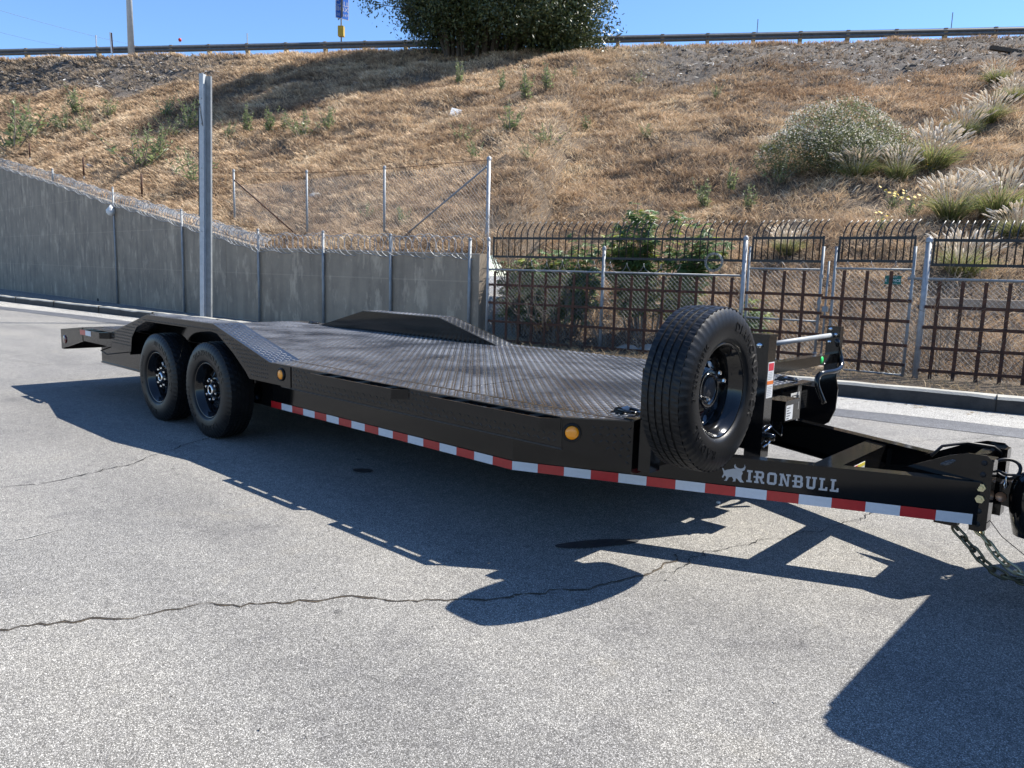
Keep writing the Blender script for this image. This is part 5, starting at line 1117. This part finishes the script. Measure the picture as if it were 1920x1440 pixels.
WEEDS = [
 (22, 285, 75, 3, 'broad green weed at the left edge of the slope'), (62, 262, 48, 3, 'green weed right of the broad weed at the left edge'), (122, 246, 42, 3, 'low green weed above the second rusty stake'), (146, 219, 50, 0, 'tall green weed below the bare grey strip at upper left'),
 (168, 250, 40, 3, 'bushy green weed between the second and third rusty stakes'), (206, 222, 40, 1, 'green weed higher up right of the tall left weed'), (262, 318, 64, 3, 'large grey-green weed above the plastic bag'), (296, 300, 50, 1, 'green weed uphill right of the large grey-green weed'),
 (311, 222, 38, 1, 'small weed left of the steel column, upper one'), (319, 258, 36, 3, 'small weed left of the steel column, lower one'), (358, 246, 46, 1, 'weed just left of the steel column top'), (362, 345, 58, 3, 'weed just left of the steel column above the wall'),
 (428, 262, 34, 1, 'weed right of the steel column at the edge of the tree shade'), (463, 250, 46, 0, 'upright weed in the left tip of the tree shade'), (500, 250, 40, 0, 'second upright weed along the lower edge of the tree shade'), (535, 248, 42, 2, 'third upright weed along the lower edge of the tree shade'), (568, 258, 48, 3, 'leafy weed at the middle of the shade edge'), (614, 246, 44, 1, 'leafy weed below the white sheet in the shade'),
 (860, 160, 52, 2, 'tall weed standing under the left half of the tree'), (942, 172, 46, 2, 'dark weed in the shade under the tree'), (986, 192, 62, 0, 'tallest green weed at the right end of the tree shade'), (1027, 172, 44, 0, 'green weed uphill right of the tallest weed'), (1077, 148, 26, 2, 'small weed near the crest right of the tree shade'), (1194, 158, 22, 3, 'tiny green weed below the crest right of the tree'),
 (957, 250, 56, 1, 'leafy weed right of the pale board'), (864, 268, 30, 3, 'small weed straight below the pale board'), (890, 298, 34, 1, 'weed near the top of the tall fence corner post'), (1028, 275, 44, 3, 'weed in mid slope below the tallest weed'), (1098, 247, 26, 2, 'small upright weed in open dry grass right of centre'), (1212, 262, 28, 1, 'small weed left of the white flowering bush'),
 (1341, 186, 30, 1, 'bright green weed in brown grass above the white flowering bush'), (990, 300, 34, 3, 'low weed above the black pickets left of the castor bush'), (1325, 395, 62, 0, 'bright weed above the pickets right of the castor bush'), (1369, 362, 44, 2, 'slender bright weed left of the small plume grass'), (1404, 396, 52, 2, 'slender weed just left of the lower plume grass clump'), (756, 425, 42, 1, 'weed behind the chain-link between the posts'), (1455, 348, 40, 3, 'low green weed below the shaded side of the white flowering bush'), (690, 410, 30, 3, 'low weed behind the chain-link left of its third post')]
for k, (px, py, hp, pv, lab) in enumerate(WEEDS):
    p = hit(px, py)
    if p is None: continue
    h = hp*mscale(p)*(1.3 if px < 370 else 1.15)*random.uniform(.8, 1.1); o = empty('weed', p, lab, 'weed', 'green weeds on the dry slope'); o.rotation_euler.z = random.uniform(0, 6.28); o.scale = (h*random.uniform(.9, 1.3),)*2+(h,)
    put('foliage', WP[pv][0], o); put('stem', WP[pv][1], o)
# ---- plume (fountain) grass, prototype of height 1
def plume_proto(seed):
    r = np.random.default_rng(seed); n = 520
    a = r.uniform(0, 6.28, n); rad = r.uniform(0, .16, n); pos = np.stack([np.cos(a)*rad, np.sin(a)*rad, np.full(n, -.03)], 1)
    out = r.uniform(.15, .95, n); lean = np.stack([np.cos(a)*out, np.sin(a)*out, np.zeros(n)], 1)
    g = np.array([.22, .25, .085])*r.uniform(.6, 1.4, (n, 1)); dry = r.uniform(0, 1, n) < .25; g[dry] = np.array([.40, .34, .17])*r.uniform(.7, 1.1, (dry.sum(), 1))
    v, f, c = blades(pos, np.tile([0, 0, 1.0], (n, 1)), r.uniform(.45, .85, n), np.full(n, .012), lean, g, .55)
    bl = npmesh('blades', v, f, 'green_leaf', c)
    q = M(); pc = []
    for k in range(95):
        a = r.uniform(0, 6.28); o_ = r.uniform(.05, .7); d = Vector((math.cos(a)*o_, math.sin(a)*o_, 1)).normalized(); b0 = Vector((math.cos(a)*.08, math.sin(a)*.08, 0)); L0 = r.uniform(.62, .92)
        s = b0+d*L0; d2 = (d+Vector((math.cos(a)*.35+.1, math.sin(a)*.35, -.12))).normalized(); e = s+d2*r.uniform(.12, .22); m_ = (s+e)/2+Vector((0, 0, .01))
        n0 = len(q.v); q.tube([b0, s], .0025, 3, False); q.tube([s, s.lerp(m_, .5), m_, m_.lerp(e, .6), e], [.004, .015, .018, .012, .002], 5, False)
        cc = np.array([.80, .72, .60])*r.uniform(.75, 1.2); pc += [cc]*(len(q.v)-n0)
    me = q.mesh('plumes', 'plume'); at_ = me.color_attributes.new('col', 'FLOAT_COLOR', 'POINT'); ca = np.ones((len(pc), 4), np.float32); ca[:, :3] = np.array(pc); at_.data.foreach_set('color', ca.ravel()); return bl, me
PP = [plume_proto(s) for s in (11, 12, 13)]
PLUMES = [(1866, 158, 52, 'plume grass clump nearest the crest at far right'), (1897, 190, 60, 'second plume grass clump down from the crest at far right'), (1853, 230, 72, 'third plume grass clump down from the crest'), (1802, 262, 72, 'plume grass clump upper right of the white flowering bush'), (1746, 318, 92, 'tall plume grass clump against the right side of the white bush'),
 (1684, 340, 66, 'greenish plume grass clump at the lower right of the white bush'), (1606, 336, 78, 'dark based plume grass clump in front of the white bush'), (1440, 285, 34, 'small plume grass clump at the left of the white bush'), (1782, 412, 98, 'wide plume grass clump left of the pair above the right pickets'), (1868, 408, 108, 'widest plume grass clump at the right edge above the pickets'), (1908, 445, 80, 'plume grass clump at the right edge touching the picket tops'),
 (1476, 478, 70, 'lower plume grass clump showing above the left gate pickets'), (1800, 520, 100, 'plume grass clump behind the pickets of the right fence')]
for k, (px, py, hp, lab) in enumerate(PLUMES):
    p = hit(px, py)
    if p is None: continue
    h = hp*mscale(p)*.9; o = empty('plume_grass', p, lab, 'grass clump', 'plume grass clumps on the slope'); o.rotation_euler = (random.uniform(-.12, .12), random.uniform(-.05, .18), k*1.7); w_ = random.uniform(.95, 1.35); o.scale = (h*w_, h*w_, h*random.uniform(.85, 1.1)); put('blades', PP[k % 3][0], o); put('plumes', PP[k % 3][1], o)
# ---- white flowering bush
def flower_bush():
    p = hit(1570, 318); s = mscale(p); rx, rz = 140*s, 128*s; o = empty('flowering_bush', p, 'large rounded bush covered in small white flowers', 'bush')
    right = np.array([_r[0], _r[1], 0]); right /= np.linalg.norm(right); fwd = np.array([-right[1], right[0], 0])
    LOB = [(-.62, -.1, .22, .40, .36), (-.30, .1, .42, .48, .50), (.08, .0, .50, .46, .50), (.42, .1, .36, .44, .46), (.74, .0, .22, .36, .40), (-.10, -.5, .22, .50, .34), (.30, -.5, .16, .42, .30), (-.86, .1, .10, .24, .24), (.98, -.2, .12, .26, .28)]
    def shell(nn, jit, lo_):
        out = []; nr = []; 
        for (lx_, ly_, lz_, lr_, lh_) in LOB:
            k_ = int(nn*lr_*lr_*2.2); u = unit(RNG.normal(0, 1, (k_, 3))); rr = RNG.uniform(lo_, 1, k_)**.5*(.72+.5*fbm(u[:, 0]*3+lx_*9, u[:, 1]*3+u[:, 2]*2.5, 7))*RNG.uniform(1-jit, 1+jit, k_)
            out.append(np.stack([lx_+u[:, 0]*rr*lr_, ly_*.6+u[:, 1]*rr*lr_*.8, lz_+u[:, 2]*rr*lh_], 1)); nr.append(u)
        q_ = np.concatenate(out); return np.outer(q_[:, 0]*rx, right)+np.outer(q_[:, 1]*rx, fwd)+np.outer(q_[:, 2]*rz*1.05, [0, 0, 1]), np.concatenate(nr)
    P, u = shell(7500, .06, .25); n = len(P)
    C = np.array([.17, .19, .09])*RNG.uniform(.45, 1.3, (n, 1)); V, C = leaf_quads(P, unit(u+RNG.normal(0, .7, (n, 3))), RNG.uniform(3, 7, n)*s, RNG.uniform(.5, 1.2, n)*s, C)
    put('foliage', quads_mesh('foliage', V, C, 'green_leaf'), o)
    P, u = shell(5200, .05, .9); n = len(P); kp = RNG.uniform(0, 1, n) < np.clip(fbm(P[:, 0]*1.3, P[:, 2]*1.6+P[:, 1]*1.1, 77)*2.6-.7, .04, 1)*np.clip(u[:, 2]*1.8+.45, .08, 1); P = P[kp]; n = len(P)
    V, C = leaf_quads(P, unit(RNG.normal(0, 1, (n, 3))), RNG.uniform(1.6, 3.6, n)*s, RNG.uniform(.7, 1.6, n)*s, np.array([.76, .71, .60])*RNG.uniform(.7, 1.15, (n, 1)))
    tag(put('flowers', quads_mesh('flowers', V, C, 'plume'), o), kind='stuff')
    st = M()
    for k in range(14):
        a = k/14*6.28; st.tube([(0, 0, -.1), tuple(right*math.cos(a)*rx*.3+fwd*math.sin(a)*rx*.2+np.array([0, 0, rz*.35])), tuple(right*math.cos(a)*rx*.6+fwd*math.sin(a)*rx*.4+np.array([0, 0, rz*.6]))], [.03, .02, .008], 5, False)
    st.obj('stems', 'twig', o)
flower_bush()
# ---- castor bean thicket behind the left fence
def star_leaf(q, pc, p, d, up, R_, col, lobes=7):
    d = Vector(d).normalized(); n = Vector(up); n = (n-d*n.dot(d)).normalized(); s = d.cross(n); k = len(q.v); pts = [Vector(p)]
    for i in range(lobes*2+1):
        a = -2.35+4.7*i/(lobes*2); r_ = R_*(1.0 if i % 2 else .42)*(1-.18*abs(a)/2.35); pts.append(Vector(p)+(d*math.cos(a)+s*math.sin(a))*r_-n*(.18*r_ if i % 2 else 0))
    q.v += [tuple(x) for x in pts]; q.f += [(k, k+i, k+i+1) for i in range(1, len(pts)-1)]; q.sm += [False]*(len(pts)-2); pc += [col]*len(pts)
def castor(px, py, hpx, wpx, nstem, nleaf, lab, back, seed):
    r = random.Random(seed); b0 = line_at(px, F0, F2); d = Vector((F2[0]-F0[0], F2[1]-F0[1], 0)).normalized(); nrm = Vector((-d.y, d.x, 0))
    x, y = b0[0]+nrm.x*back, b0[1]+nrm.y*back; z = max(ground_z(x, y), .02); p = np.array([x, y, z]); s = mscale(p); top = at_depth(px, py-hpx, depth_of(p))[2]-z
    o = empty('castor_bush', p, lab, 'bush'); st = M(); q = M(); pc = []
    for k in range(nstem):
        w = r.uniform(-1, 1)*wpx/2*s; h = top*r.uniform(.55, 1.0)*(1-.25*abs(w)/(wpx/2*s)); e = d*w+nrm*r.uniform(-.25, .5); b_ = d*w*.35+nrm*r.uniform(-.15, .2)
        P = [b_+Vector((0, 0, -.1)), b_.lerp(e, .45)+Vector((r.uniform(-.06, .06), 0, h*.45)), e+Vector((0, 0, h))]; st.tube(P, [.022, .015, .007], 5, False)
        for j in range(nleaf):
            t = r.uniform(.22, 1)**.8; c = P[0].lerp(P[1], t*2) if t < .5 else P[1].lerp(P[2], t*2-1); a = r.uniform(0, 6.28); out = Vector((math.cos(a), math.sin(a), r.uniform(-.3, .5))); lp_ = c+out*r.uniform(.06, .2)
            g_ = r.uniform(.55, 1.3); col = np.array([.13, .20, .07])*g_ if r.random() < .86 else np.array([.30, .33, .07])*g_
            star_leaf(q, pc, lp_, out+Vector((0, 0, -.25)), (r.uniform(-.5, .5)+.2, r.uniform(-.6, .3)-.2, 1), r.uniform(.09, .2), col)
    st.obj('stems', 'twig', o); me = q.mesh('leaves', 'green_leaf'); a_ = me.color_attributes.new('col', 'FLOAT_COLOR', 'POINT'); ca = np.ones((len(pc), 4), np.float32); ca[:, :3] = np.array(pc); a_.data.foreach_set('color', ca.ravel()); put('leaves', me, o)
castor(1180, 600, 245, 260, 30, 44, 'big leafy castor bean bush behind the left fence section', .95, 3)
castor(1030, 600, 180, 160, 18, 42, 'lower castor bean bush left of the big one behind the fence', .8, 5)
castor(948, 600, 130, 90, 16, 46, 'small leafy bush behind the fence next to the wall end', .7, 8)
castor(1395, 590, 70, 40, 6, 20, 'small leafy sprout behind the fence post left of the gates', .6, 9)
# ---- bare twig shrubs
def twig_shrub(p, h, w, lab, n=16, seed=0, m_='twig', rad=.009):
    r = random.Random(seed); o = empty('dead_shrub', p, lab, 'shrub'); q = M()
    def grow(a, d, L_, rr, lev):
        b = a+d*L_; mid = a.lerp(b, .5)+Vector((r.gauss(0, 1), r.gauss(0, 1), r.gauss(0, 1)))*L_*.06; q.tube([a, mid, b], [rr, rr*.85, rr*.7], 4, False)
        if lev: 
            for _ in range(r.choice((2, 2, 3))): grow(b if r.random() < .6 else mid, (d+Vector((r.gauss(0, .5), r.gauss(0, .5), r.gauss(0.05, .4)))).normalized(), L_*r.uniform(.55, .85), rr*.65, lev-1)
    for k in range(n):
        a = r.uniform(0, 6.28); grow(Vector((math.cos(a)*w*.12, math.sin(a)*w*.12, -.05)), Vector((math.cos(a)*w, math.sin(a)*w, h)).normalized(), h*r.uniform(.25, .45), rad, 3)
    tag(q.obj('branches', m_, o), kind='stuff'); return o
def behind(px, a, b_, back):
    p = line_at(px, a, b_); d = Vector((b_[0]-a[0], b_[1]-a[1])).normalized(); x, y = p[0]-d.y*back, p[1]+d.x*back; return np.array([x, y, max(ground_z(x, y), .03)])
twig_shrub(behind(930, F0, F2, .5), 2.0, 1.0, 'tangle of bare grey twigs at the wall end behind the fence', 16, 1)
twig_shrub(behind(1010, F0, F2, .45), 1.9, 1.3, 'bare grey shrub among the castor leaves behind the fence', 12, 2)
twig_shrub(behind(1120, F0, F2, .5), 1.5, .9, 'bare stems at the foot of the big castor bush', 10, 6)
twig_shrub(behind(1775, F3, F4, .55), 1.9, .9, 'bare twiggy shrub behind the right fence section', 12, 3)
twig_shrub(behind(1880, F3, F4, .7), 1.2, 1.1, 'low dead shrub near the right edge behind the fence', 12, 4)
twig_shrub(behind(1640, F2, F3, .6), 1.3, .8, 'dead twigs behind the right gate leaf', 10, 5)
for px, py, hp, lab, sd in ((1560, 395, 60, 'bleached fallen branches below the white flowering bush', 21), (880, 440, 70, 'dry branching weed beside the tall fence corner post', 22), (520, 335, 34, 'fallen bleached branch on the slope behind the chain-link', 23)):
    p = hit(px, py); twig_shrub(p, hp*mscale(p), 1.2, lab, 7, sd, 'twig', .012)
# ---- yellow flowering weeds
def sunflower(px, py, hp, lab, sd):
    p = hit(px, py); s = mscale(p); h = hp*s; r = np.random.default_rng(sd); o = empty('yellow_flower_weed', p, lab, 'flower', 'yellow flowering weeds'); o.scale = (h*1.2, h*1.2, h); put('foliage', WP[1][0], o); put('stem', WP[1][1], o)
    q = M()
    for k in range(9):
        a = r.uniform(0, 6.28); c = Vector((math.cos(a)*r.uniform(.1, .5), math.sin(a)*r.uniform(.1, .5), r.uniform(.6, 1.1))); n = Vector((r.normal(0, .5)+.4, r.normal(0, .5)-.5, .7)).normalized(); u = n.orthogonal().normalized(); v = n.cross(u)
        q.add([c]+[c+(u*math.cos(t)+v*math.sin(t))*(.075 if j % 2 else .045) for j, t in enumerate(np.linspace(0, 2*math.pi, 13)[:-1])], [(0, 1+j, 1+(j+1) % 12) for j in range(12)])
    q.obj('blossoms', 'sunflower', o)
mat('sunflower', (.80, .52, .02), .6)
sunflower(1672, 395, 42, 'yellow flowered weed below the plume grasses, left one', 1); sunflower(1705, 412, 46, 'yellow flowered weed below the plume grasses, right one', 2); sunflower(1650, 435, 34, 'yellow flowered weed just above the gate pickets', 3); sunflower(1745, 330, 20, 'small yellow flowered weed at the foot of the tall plume grass', 4)
# ---- tree on the crest
def tree():
    p = hit(900, 104); s = mscale(p); o = empty('tree', p, 'dense dark multi-trunked tree on the crest of the slope', 'tree'); r = random.Random(4)
    right = Vector((_r[0], _r[1], 0)).normalized(); fwd = Vector((-right.y, right.x, 0)); q = M(); cl = []
    for k in range(34):
        w = r.uniform(-1, 1); b_ = right*(w*70*s+8*s)+fwd*r.uniform(-.8, .8)+Vector((0, 0, -.3)); tx = w*r.uniform(110, 185)*s+24*s; top = right*tx+fwd*r.uniform(-2.4, 2.0)+Vector((0, 0, r.uniform(90, 420)*s*(1-.42*abs(w))))
        mid = b_.lerp(top, .5)+right*(w*-.3)+Vector((0, 0, .5)); rr = r.uniform(.05, .14); q.tube([b_, b_.lerp(mid, .5)+Vector((0, 0, .15)), mid, mid.lerp(top, .55), top], [rr, rr*.85, rr*.65, rr*.45, rr*.2], 6, False)
        cl += [top, mid.lerp(top, .6)+Vector((r.gauss(0, .5), r.gauss(0, .5), 0))]
        for _ in range(2):
            e = mid.lerp(top, r.uniform(.3, .9))+right*r.gauss(0, 1.0)+fwd*r.gauss(0, .8)+Vector((0, 0, r.gauss(0, .6))); q.tube([mid, e], [.035, .012], 4, False); cl.append(e)
    q.obj('trunk', 'bark', o)
    pos = []; 
    for k in range(640):                                        # clumps through the crown volume and on the branches
        if k < len(cl): c = np.array(cl[k])
        else:
            a = RNG.uniform(0, 6.28); u = RNG.uniform(-1, 1); w_ = RNG.uniform(.35, 1)**.5; c = np.array(right)*(math.cos(a)*w_*192*s*math.sqrt(max(0, 1-.35*u*u))+(28+50*max(0, u))*s)+np.array(fwd)*(math.sin(a)*w_*4.2)+np.array([0, 0, (222+195*u)*s])
        sz = RNG.uniform(.45, 1.0); m_ = int(360*sz); v = RNG.normal(0, 1, (m_, 3))*np.array([.62, .62, .45])*sz; pos.append(c+v)
    # ragged skirt of low foliage, mostly right
    for k in range(34):
        x = RNG.uniform(40, 240)*s if k % 4 else RNG.uniform(-130, -60)*s; z = RNG.uniform(.15, 1.6) if x > 0 else RNG.uniform(1.3, 3.0); c = np.array(right)*x+np.array(fwd)*RNG.uniform(-1.5, 1.0)+np.array([0, 0, z]); pos.append(c+RNG.normal(0, 1, (170, 3))*np.array([.42, .42, .38]))
    for k in range(180):                                        # dense low foliage in front of the stems
        x = RNG.uniform(-95, 205)*s; c = np.array(right)*x+np.array(fwd)*RNG.uniform(-2.0, 1.2)+np.array([0, 0, RNG.uniform(.45, 3.2)+(.9 if x < -60*s else 0)]); pos.append(c+RNG.normal(0, 1, (150, 3))*np.array([.5, .5, .4]))
    P = np.concatenate(pos); n = len(P); tone = fbm(P[:, 0]*.9+3, P[:, 2]*.9+P[:, 1]*.7, 17)
    C = (np.array([.035, .05, .018])*(1-tone[:, None])+np.array([.11, .13, .045])*tone[:, None])*RNG.uniform(.6, 1.35, (n, 1))
    V, C = leaf_quads(P, unit(RNG.normal(0, 1, (n, 3))+[0, 0, -.35]), RNG.uniform(.13, .25, n), RNG.uniform(.026, .048, n), C); put('crown', quads_mesh('crown', V, C, 'tree_leaf'), o)
tree()
# ---- rubbish and stones lying on the slope
def slab(px, py, w, h, lab, nm, m_, cat, th=.03, rot=0.0, tilt=0.0):
    p = hit(px, py); s = mscale(p); q = M(); q.box(-w/2*s, w/2*s, -th/2, th/2, -.02, h*s, Matrix.Rotation(tilt, 4, 'X')); ob = q.obj(nm, m_, None, p); ob.rotation_euler = (0, rot, R(42)); return tag(ob, lab, cat)
slab(853, 217, 20, 17, 'pale flat board lying in the dry grass below the tree', 'board', 'paper_white', 'board', .05, R(12), R(-35))
slab(675, 156, 26, 9, 'white sheet lying in the tree shade', 'sheet', 'paper_white', 'litter', .03, R(-6), R(-55)); slab(945, 206, 46, 4, 'grey timber lying right of the pale board', 'timber', 'galvanised_dull', 'timber', .12)
slab(1893, 98, 74, 6, 'long dark timber lying near the crest at the right edge', 'timber', 'bark', 'timber', .2, R(7)); slab(167, 316, 14, 9, 'blue-grey plastic scrap above the wall near the second stake', 'plastic_scrap', 'galvanised', 'litter', .1, R(10), R(-40)); slab(297, 233, 26, 3, 'thin pale stick on the slope left of the steel column', 'stick', 'paper_white', 'stick', .05, R(-8))
for px, py, w, hh, lab, sd in ((592, 370, 17, 9, 'pale stone on the slope behind the chain-link fence', 1), (452, 374, 7, 6, 'small white stone by the first chain-link post', 2)):
    p = hit(px, py); s = mscale(p); q = M(); q.lathe([(0, -.5), (.7, -.45), (1, 0), (.8, .6), (.35, .95), (0, 1)], 11, 'z', rf=lambda r, h, i, j: r*(.8+.4*((i*7+j*3+sd*5) % 5)/5), smooth=False); ob = q.obj('stone', 'rock', None, p); ob.scale = (w*s, w*s*.8, hh*s); tag(ob, lab, 'stone')
for px, py, w, hh, lab, sd in ((1168, 654, 26, 16, 'pale boulder behind the fence, left of the two by the spare wheel', 3), (1212, 650, 26, 20, 'pale boulder behind the fence, right of the two by the spare wheel', 4), (1500, 690, 40, 10, 'flat pale stone lying behind the gates', 5)):
    a, b_ = (F0, F2) if px < 1388 else (F2, F3); p = behind(px, a, b_, .35); s = mscale(p); q = M(); q.lathe([(0, -.5), (.75, -.4), (1, .1), (.85, .6), (.4, .95), (0, 1)], 12, 'z', rf=lambda r, h, i, j: r*(.8+.4*((i*7+j*3+sd*5) % 5)/5)); ob = q.obj('boulder', 'rock', None, p); ob.scale = (w*s, w*s*.8, hh*s); tag(ob, lab, 'boulder')

# ================================================================== ROAD SURFACE DETAIL
def ribbon(name, pts, w0, w1, z, m_, lab, seed, jit=.02):
    r = random.Random(seed); P = []
    for a, b_ in zip(pts, pts[1:]):
        n = max(2, int(math.dist(a, b_)/.03))
        for k in range(n): P.append((a[0]+(b_[0]-a[0])*k/n, a[1]+(b_[1]-a[1])*k/n))
    P.append(pts[-1]); v = []; off_ = 0; 
    for i, p in enumerate(P):
        a = Vector(P[max(i-1, 0)]); b_ = Vector(P[min(i+1, len(P)-1)]); t = (b_-a).normalized(); off_ = off_*.82+r.gauss(0, jit*.45); w = (w0+(w1-w0)*r.random()**2)*(.25 if r.random() < .12 else 1)/2
        v += [(p[0]-t.y*(off_+w), p[1]+t.x*(off_+w), z), (p[0]-t.y*(off_-w), p[1]+t.x*(off_-w), z)]
    q = M(); q.add(v, [(2*i, 2*i+1, 2*i+3, 2*i+2) for i in range(len(P)-1)]); return tag(q.obj(name, m_), lab, kind='structure')
def g2(*pp): return [tuple(on_z(x, y)[:2]) for x, y in pp]
main = g2((-1100, 1290), (-700, 1248), (-400, 1222), (-200, 1196), (-60, 1190), (0, 1183), (100, 1176), (200, 1165), (310, 1142), (450, 1139), (560, 1135), (640, 1126), (700, 1128), (850, 1120), (910, 1118), (1010, 1114), (1100, 1100), (1195, 1090), (1240, 1075), (1268, 1052), (1262, 1040))
ribbon('crack_dust', main, .006, .02, .0030, 'crack_dust', 'dusty edge of the long crack', 5, .03); ribbon('road_crack', main, .002, .009, .0045, 'crack', 'long crack wandering across the asphalt below the spare shadow', 5, .03)
ribbon('road_crack', g2((1240, 1075), (1330, 1032), (1400, 1020), (1480, 1008), (1540, 990), (1600, 975), (1660, 962)), .003, .009, .0045, 'crack', 'crack running under the tongue', 6, .03)
c2 = g2((-500, 940), (-250, 930), (-60, 918), (0, 914), (70, 910), (150, 893), (230, 875), (300, 852), (340, 836), (395, 815)); ribbon('road_crack', c2, .005, .013, .0045, 'crack', 'crack running up to the front wheel', 7, .025)
ribbon('road_crack', g2((0, 676), (40, 678), (70, 682), (92, 685), (160, 683), (256, 685)), .006, .016, .0045, 'crack', 'thin crack behind the trailer tail', 8, .03); ribbon('road_crack', g2((0, 690), (50, 688), (92, 685)), .006, .014, .0045, 'crack', 'branch crack behind the trailer tail', 9, .03)
ribbon('road_crack', g2((1600, 832), (1700, 828), (1800, 824), (1880, 818)), .003, .008, .0045, 'crack', 'fine crack beyond the tongue', 10, .03)
def sheet(name, pts, z, m_, lab):
    q = M(); q.add([(x, y, z) for x, y in pts], [tuple(range(len(pts)))]); return tag(q.obj(name, m_), lab, kind='structure')
def wob(line, amp, seed):
    return [(x+amp*(vnoise(x*3, y*3, seed)-.5), y+amp*(vnoise(x*3+9, y*3, seed+1)-.5)) for x, y in densify(line, .2)]
up = [(-40, .35), (-20.3, 2.29), (-15.05, 2.95), (-6, 3.6), (0, 4.15), (3.29, 4.43), (4.05, 4.62), (5.17, 4.80), (9, 5.4)]; lo = [(-40, -.05), (-18.8, 1.9), (-14.1, 2.38), (-6, 3.1), (0, 3.65), (3.46, 3.97), (4.2, 4.05), (5.26, 4.22), (9, 4.8)]
sheet('trench_patch', wob(up, .03, 3)+wob(lo, .03, 4)[::-1], .004, 'asphalt_patch', 'darker trench patch strip along the kerb')
kb = [p for p in CD if -39 < p[0] < 9]; sheet('gutter_strip', wob(up, .02, 3)[::-1]+[(x, y-.02) for x, y in kb][::-1][::-1] if False else [(x, y+.012) for x, y in wob(up, .03, 3)]+[(x, y-.004) for x, y in kb][::-1], .0035, 'asphalt_pale', 'pale dusty strip of asphalt next to the kerb')
def blob(name, px, py, rx, ry, ang, m_, lab, seed, z=.005):
    c = on_z(px, py); q = []
    for k in range(40):
        a = 2*math.pi*k/40; w = .8+.4*vnoise(math.cos(a)*1.5+seed, math.sin(a)*1.5, seed); x, y = rx*w*math.cos(a), ry*w*math.sin(a); q.append((c[0]+x*math.cos(ang)-y*math.sin(ang), c[1]+x*math.sin(ang)+y*math.cos(ang)))
    return sheet(name, q, z, m_, lab)
blob('oil_stain', 680, 883, .07, .05, .5, 'stain', 'small dark oil spot in the trailer shadow', 3); blob('wet_stain', 1120, 1020, .05, .24, R(-30), 'stain', 'dark wet stain where the tongue shadow begins', 4)
ribbon('chalk_mark', g2((30, 1013), (60, 1007), (118, 993)), .006, .016, .0045, 'asphalt_pale', 'faint pale scratch on the asphalt', 12, .004)
q = M(); q.lathe([(0, .012), (.012, .010), (.016, 0)], 8, 'z'); sp = on_z(1347, 943); tag(q.obj('pebble', 'paper_white', None, (sp[0], sp[1], .0)), 'tiny white pebble on the ground under the tongue', 'pebble')

# leaves, straw and grit gathered against the kerb and strewn over the road
def road_litter():
    n = 2600; k = RNG.integers(0, len(CD)-1, n); c = np.array(CD)[k]; d = RNG.exponential(.16, n); P = np.stack([c[:, 0]+RNG.normal(0, .12, n), c[:, 1]-.015-d, np.full(n, .008)], 1)
    n2 = 900; Q = np.stack([RNG.uniform(-9, 7, n2), RNG.uniform(-4, 5, n2), np.full(n2, .004)], 1); P = np.concatenate([P, Q]); n = len(P); th = RNG.uniform(0, 6.28, n)
    L0 = np.concatenate([RNG.uniform(.008, .04, n-n2), RNG.uniform(.003, .009, n2)]); W1 = L0*RNG.uniform(.15, .6, n)
    u = np.stack([np.cos(th)*L0, np.sin(th)*L0, RNG.uniform(-.1, .25, n)*L0], 1); q = np.stack([-np.sin(th)*W1, np.cos(th)*W1, 0*W1], 1)
    V = np.stack([P-u, P+q+[0, 0, .003], P+u, P-q], 1); C = np.array([.30, .23, .14])*RNG.uniform(.3, 1.3, (n, 1)); C[n-n2:] = np.array([.10, .095, .09])*RNG.uniform(.3, 4.5, (n2, 1))
    tag(put('road_litter', quads_mesh('road_litter', V, C, 'dry_grass')), 'dry leaf scraps and grit along the kerb and over the asphalt', 'litter', kind='stuff')
road_litter()
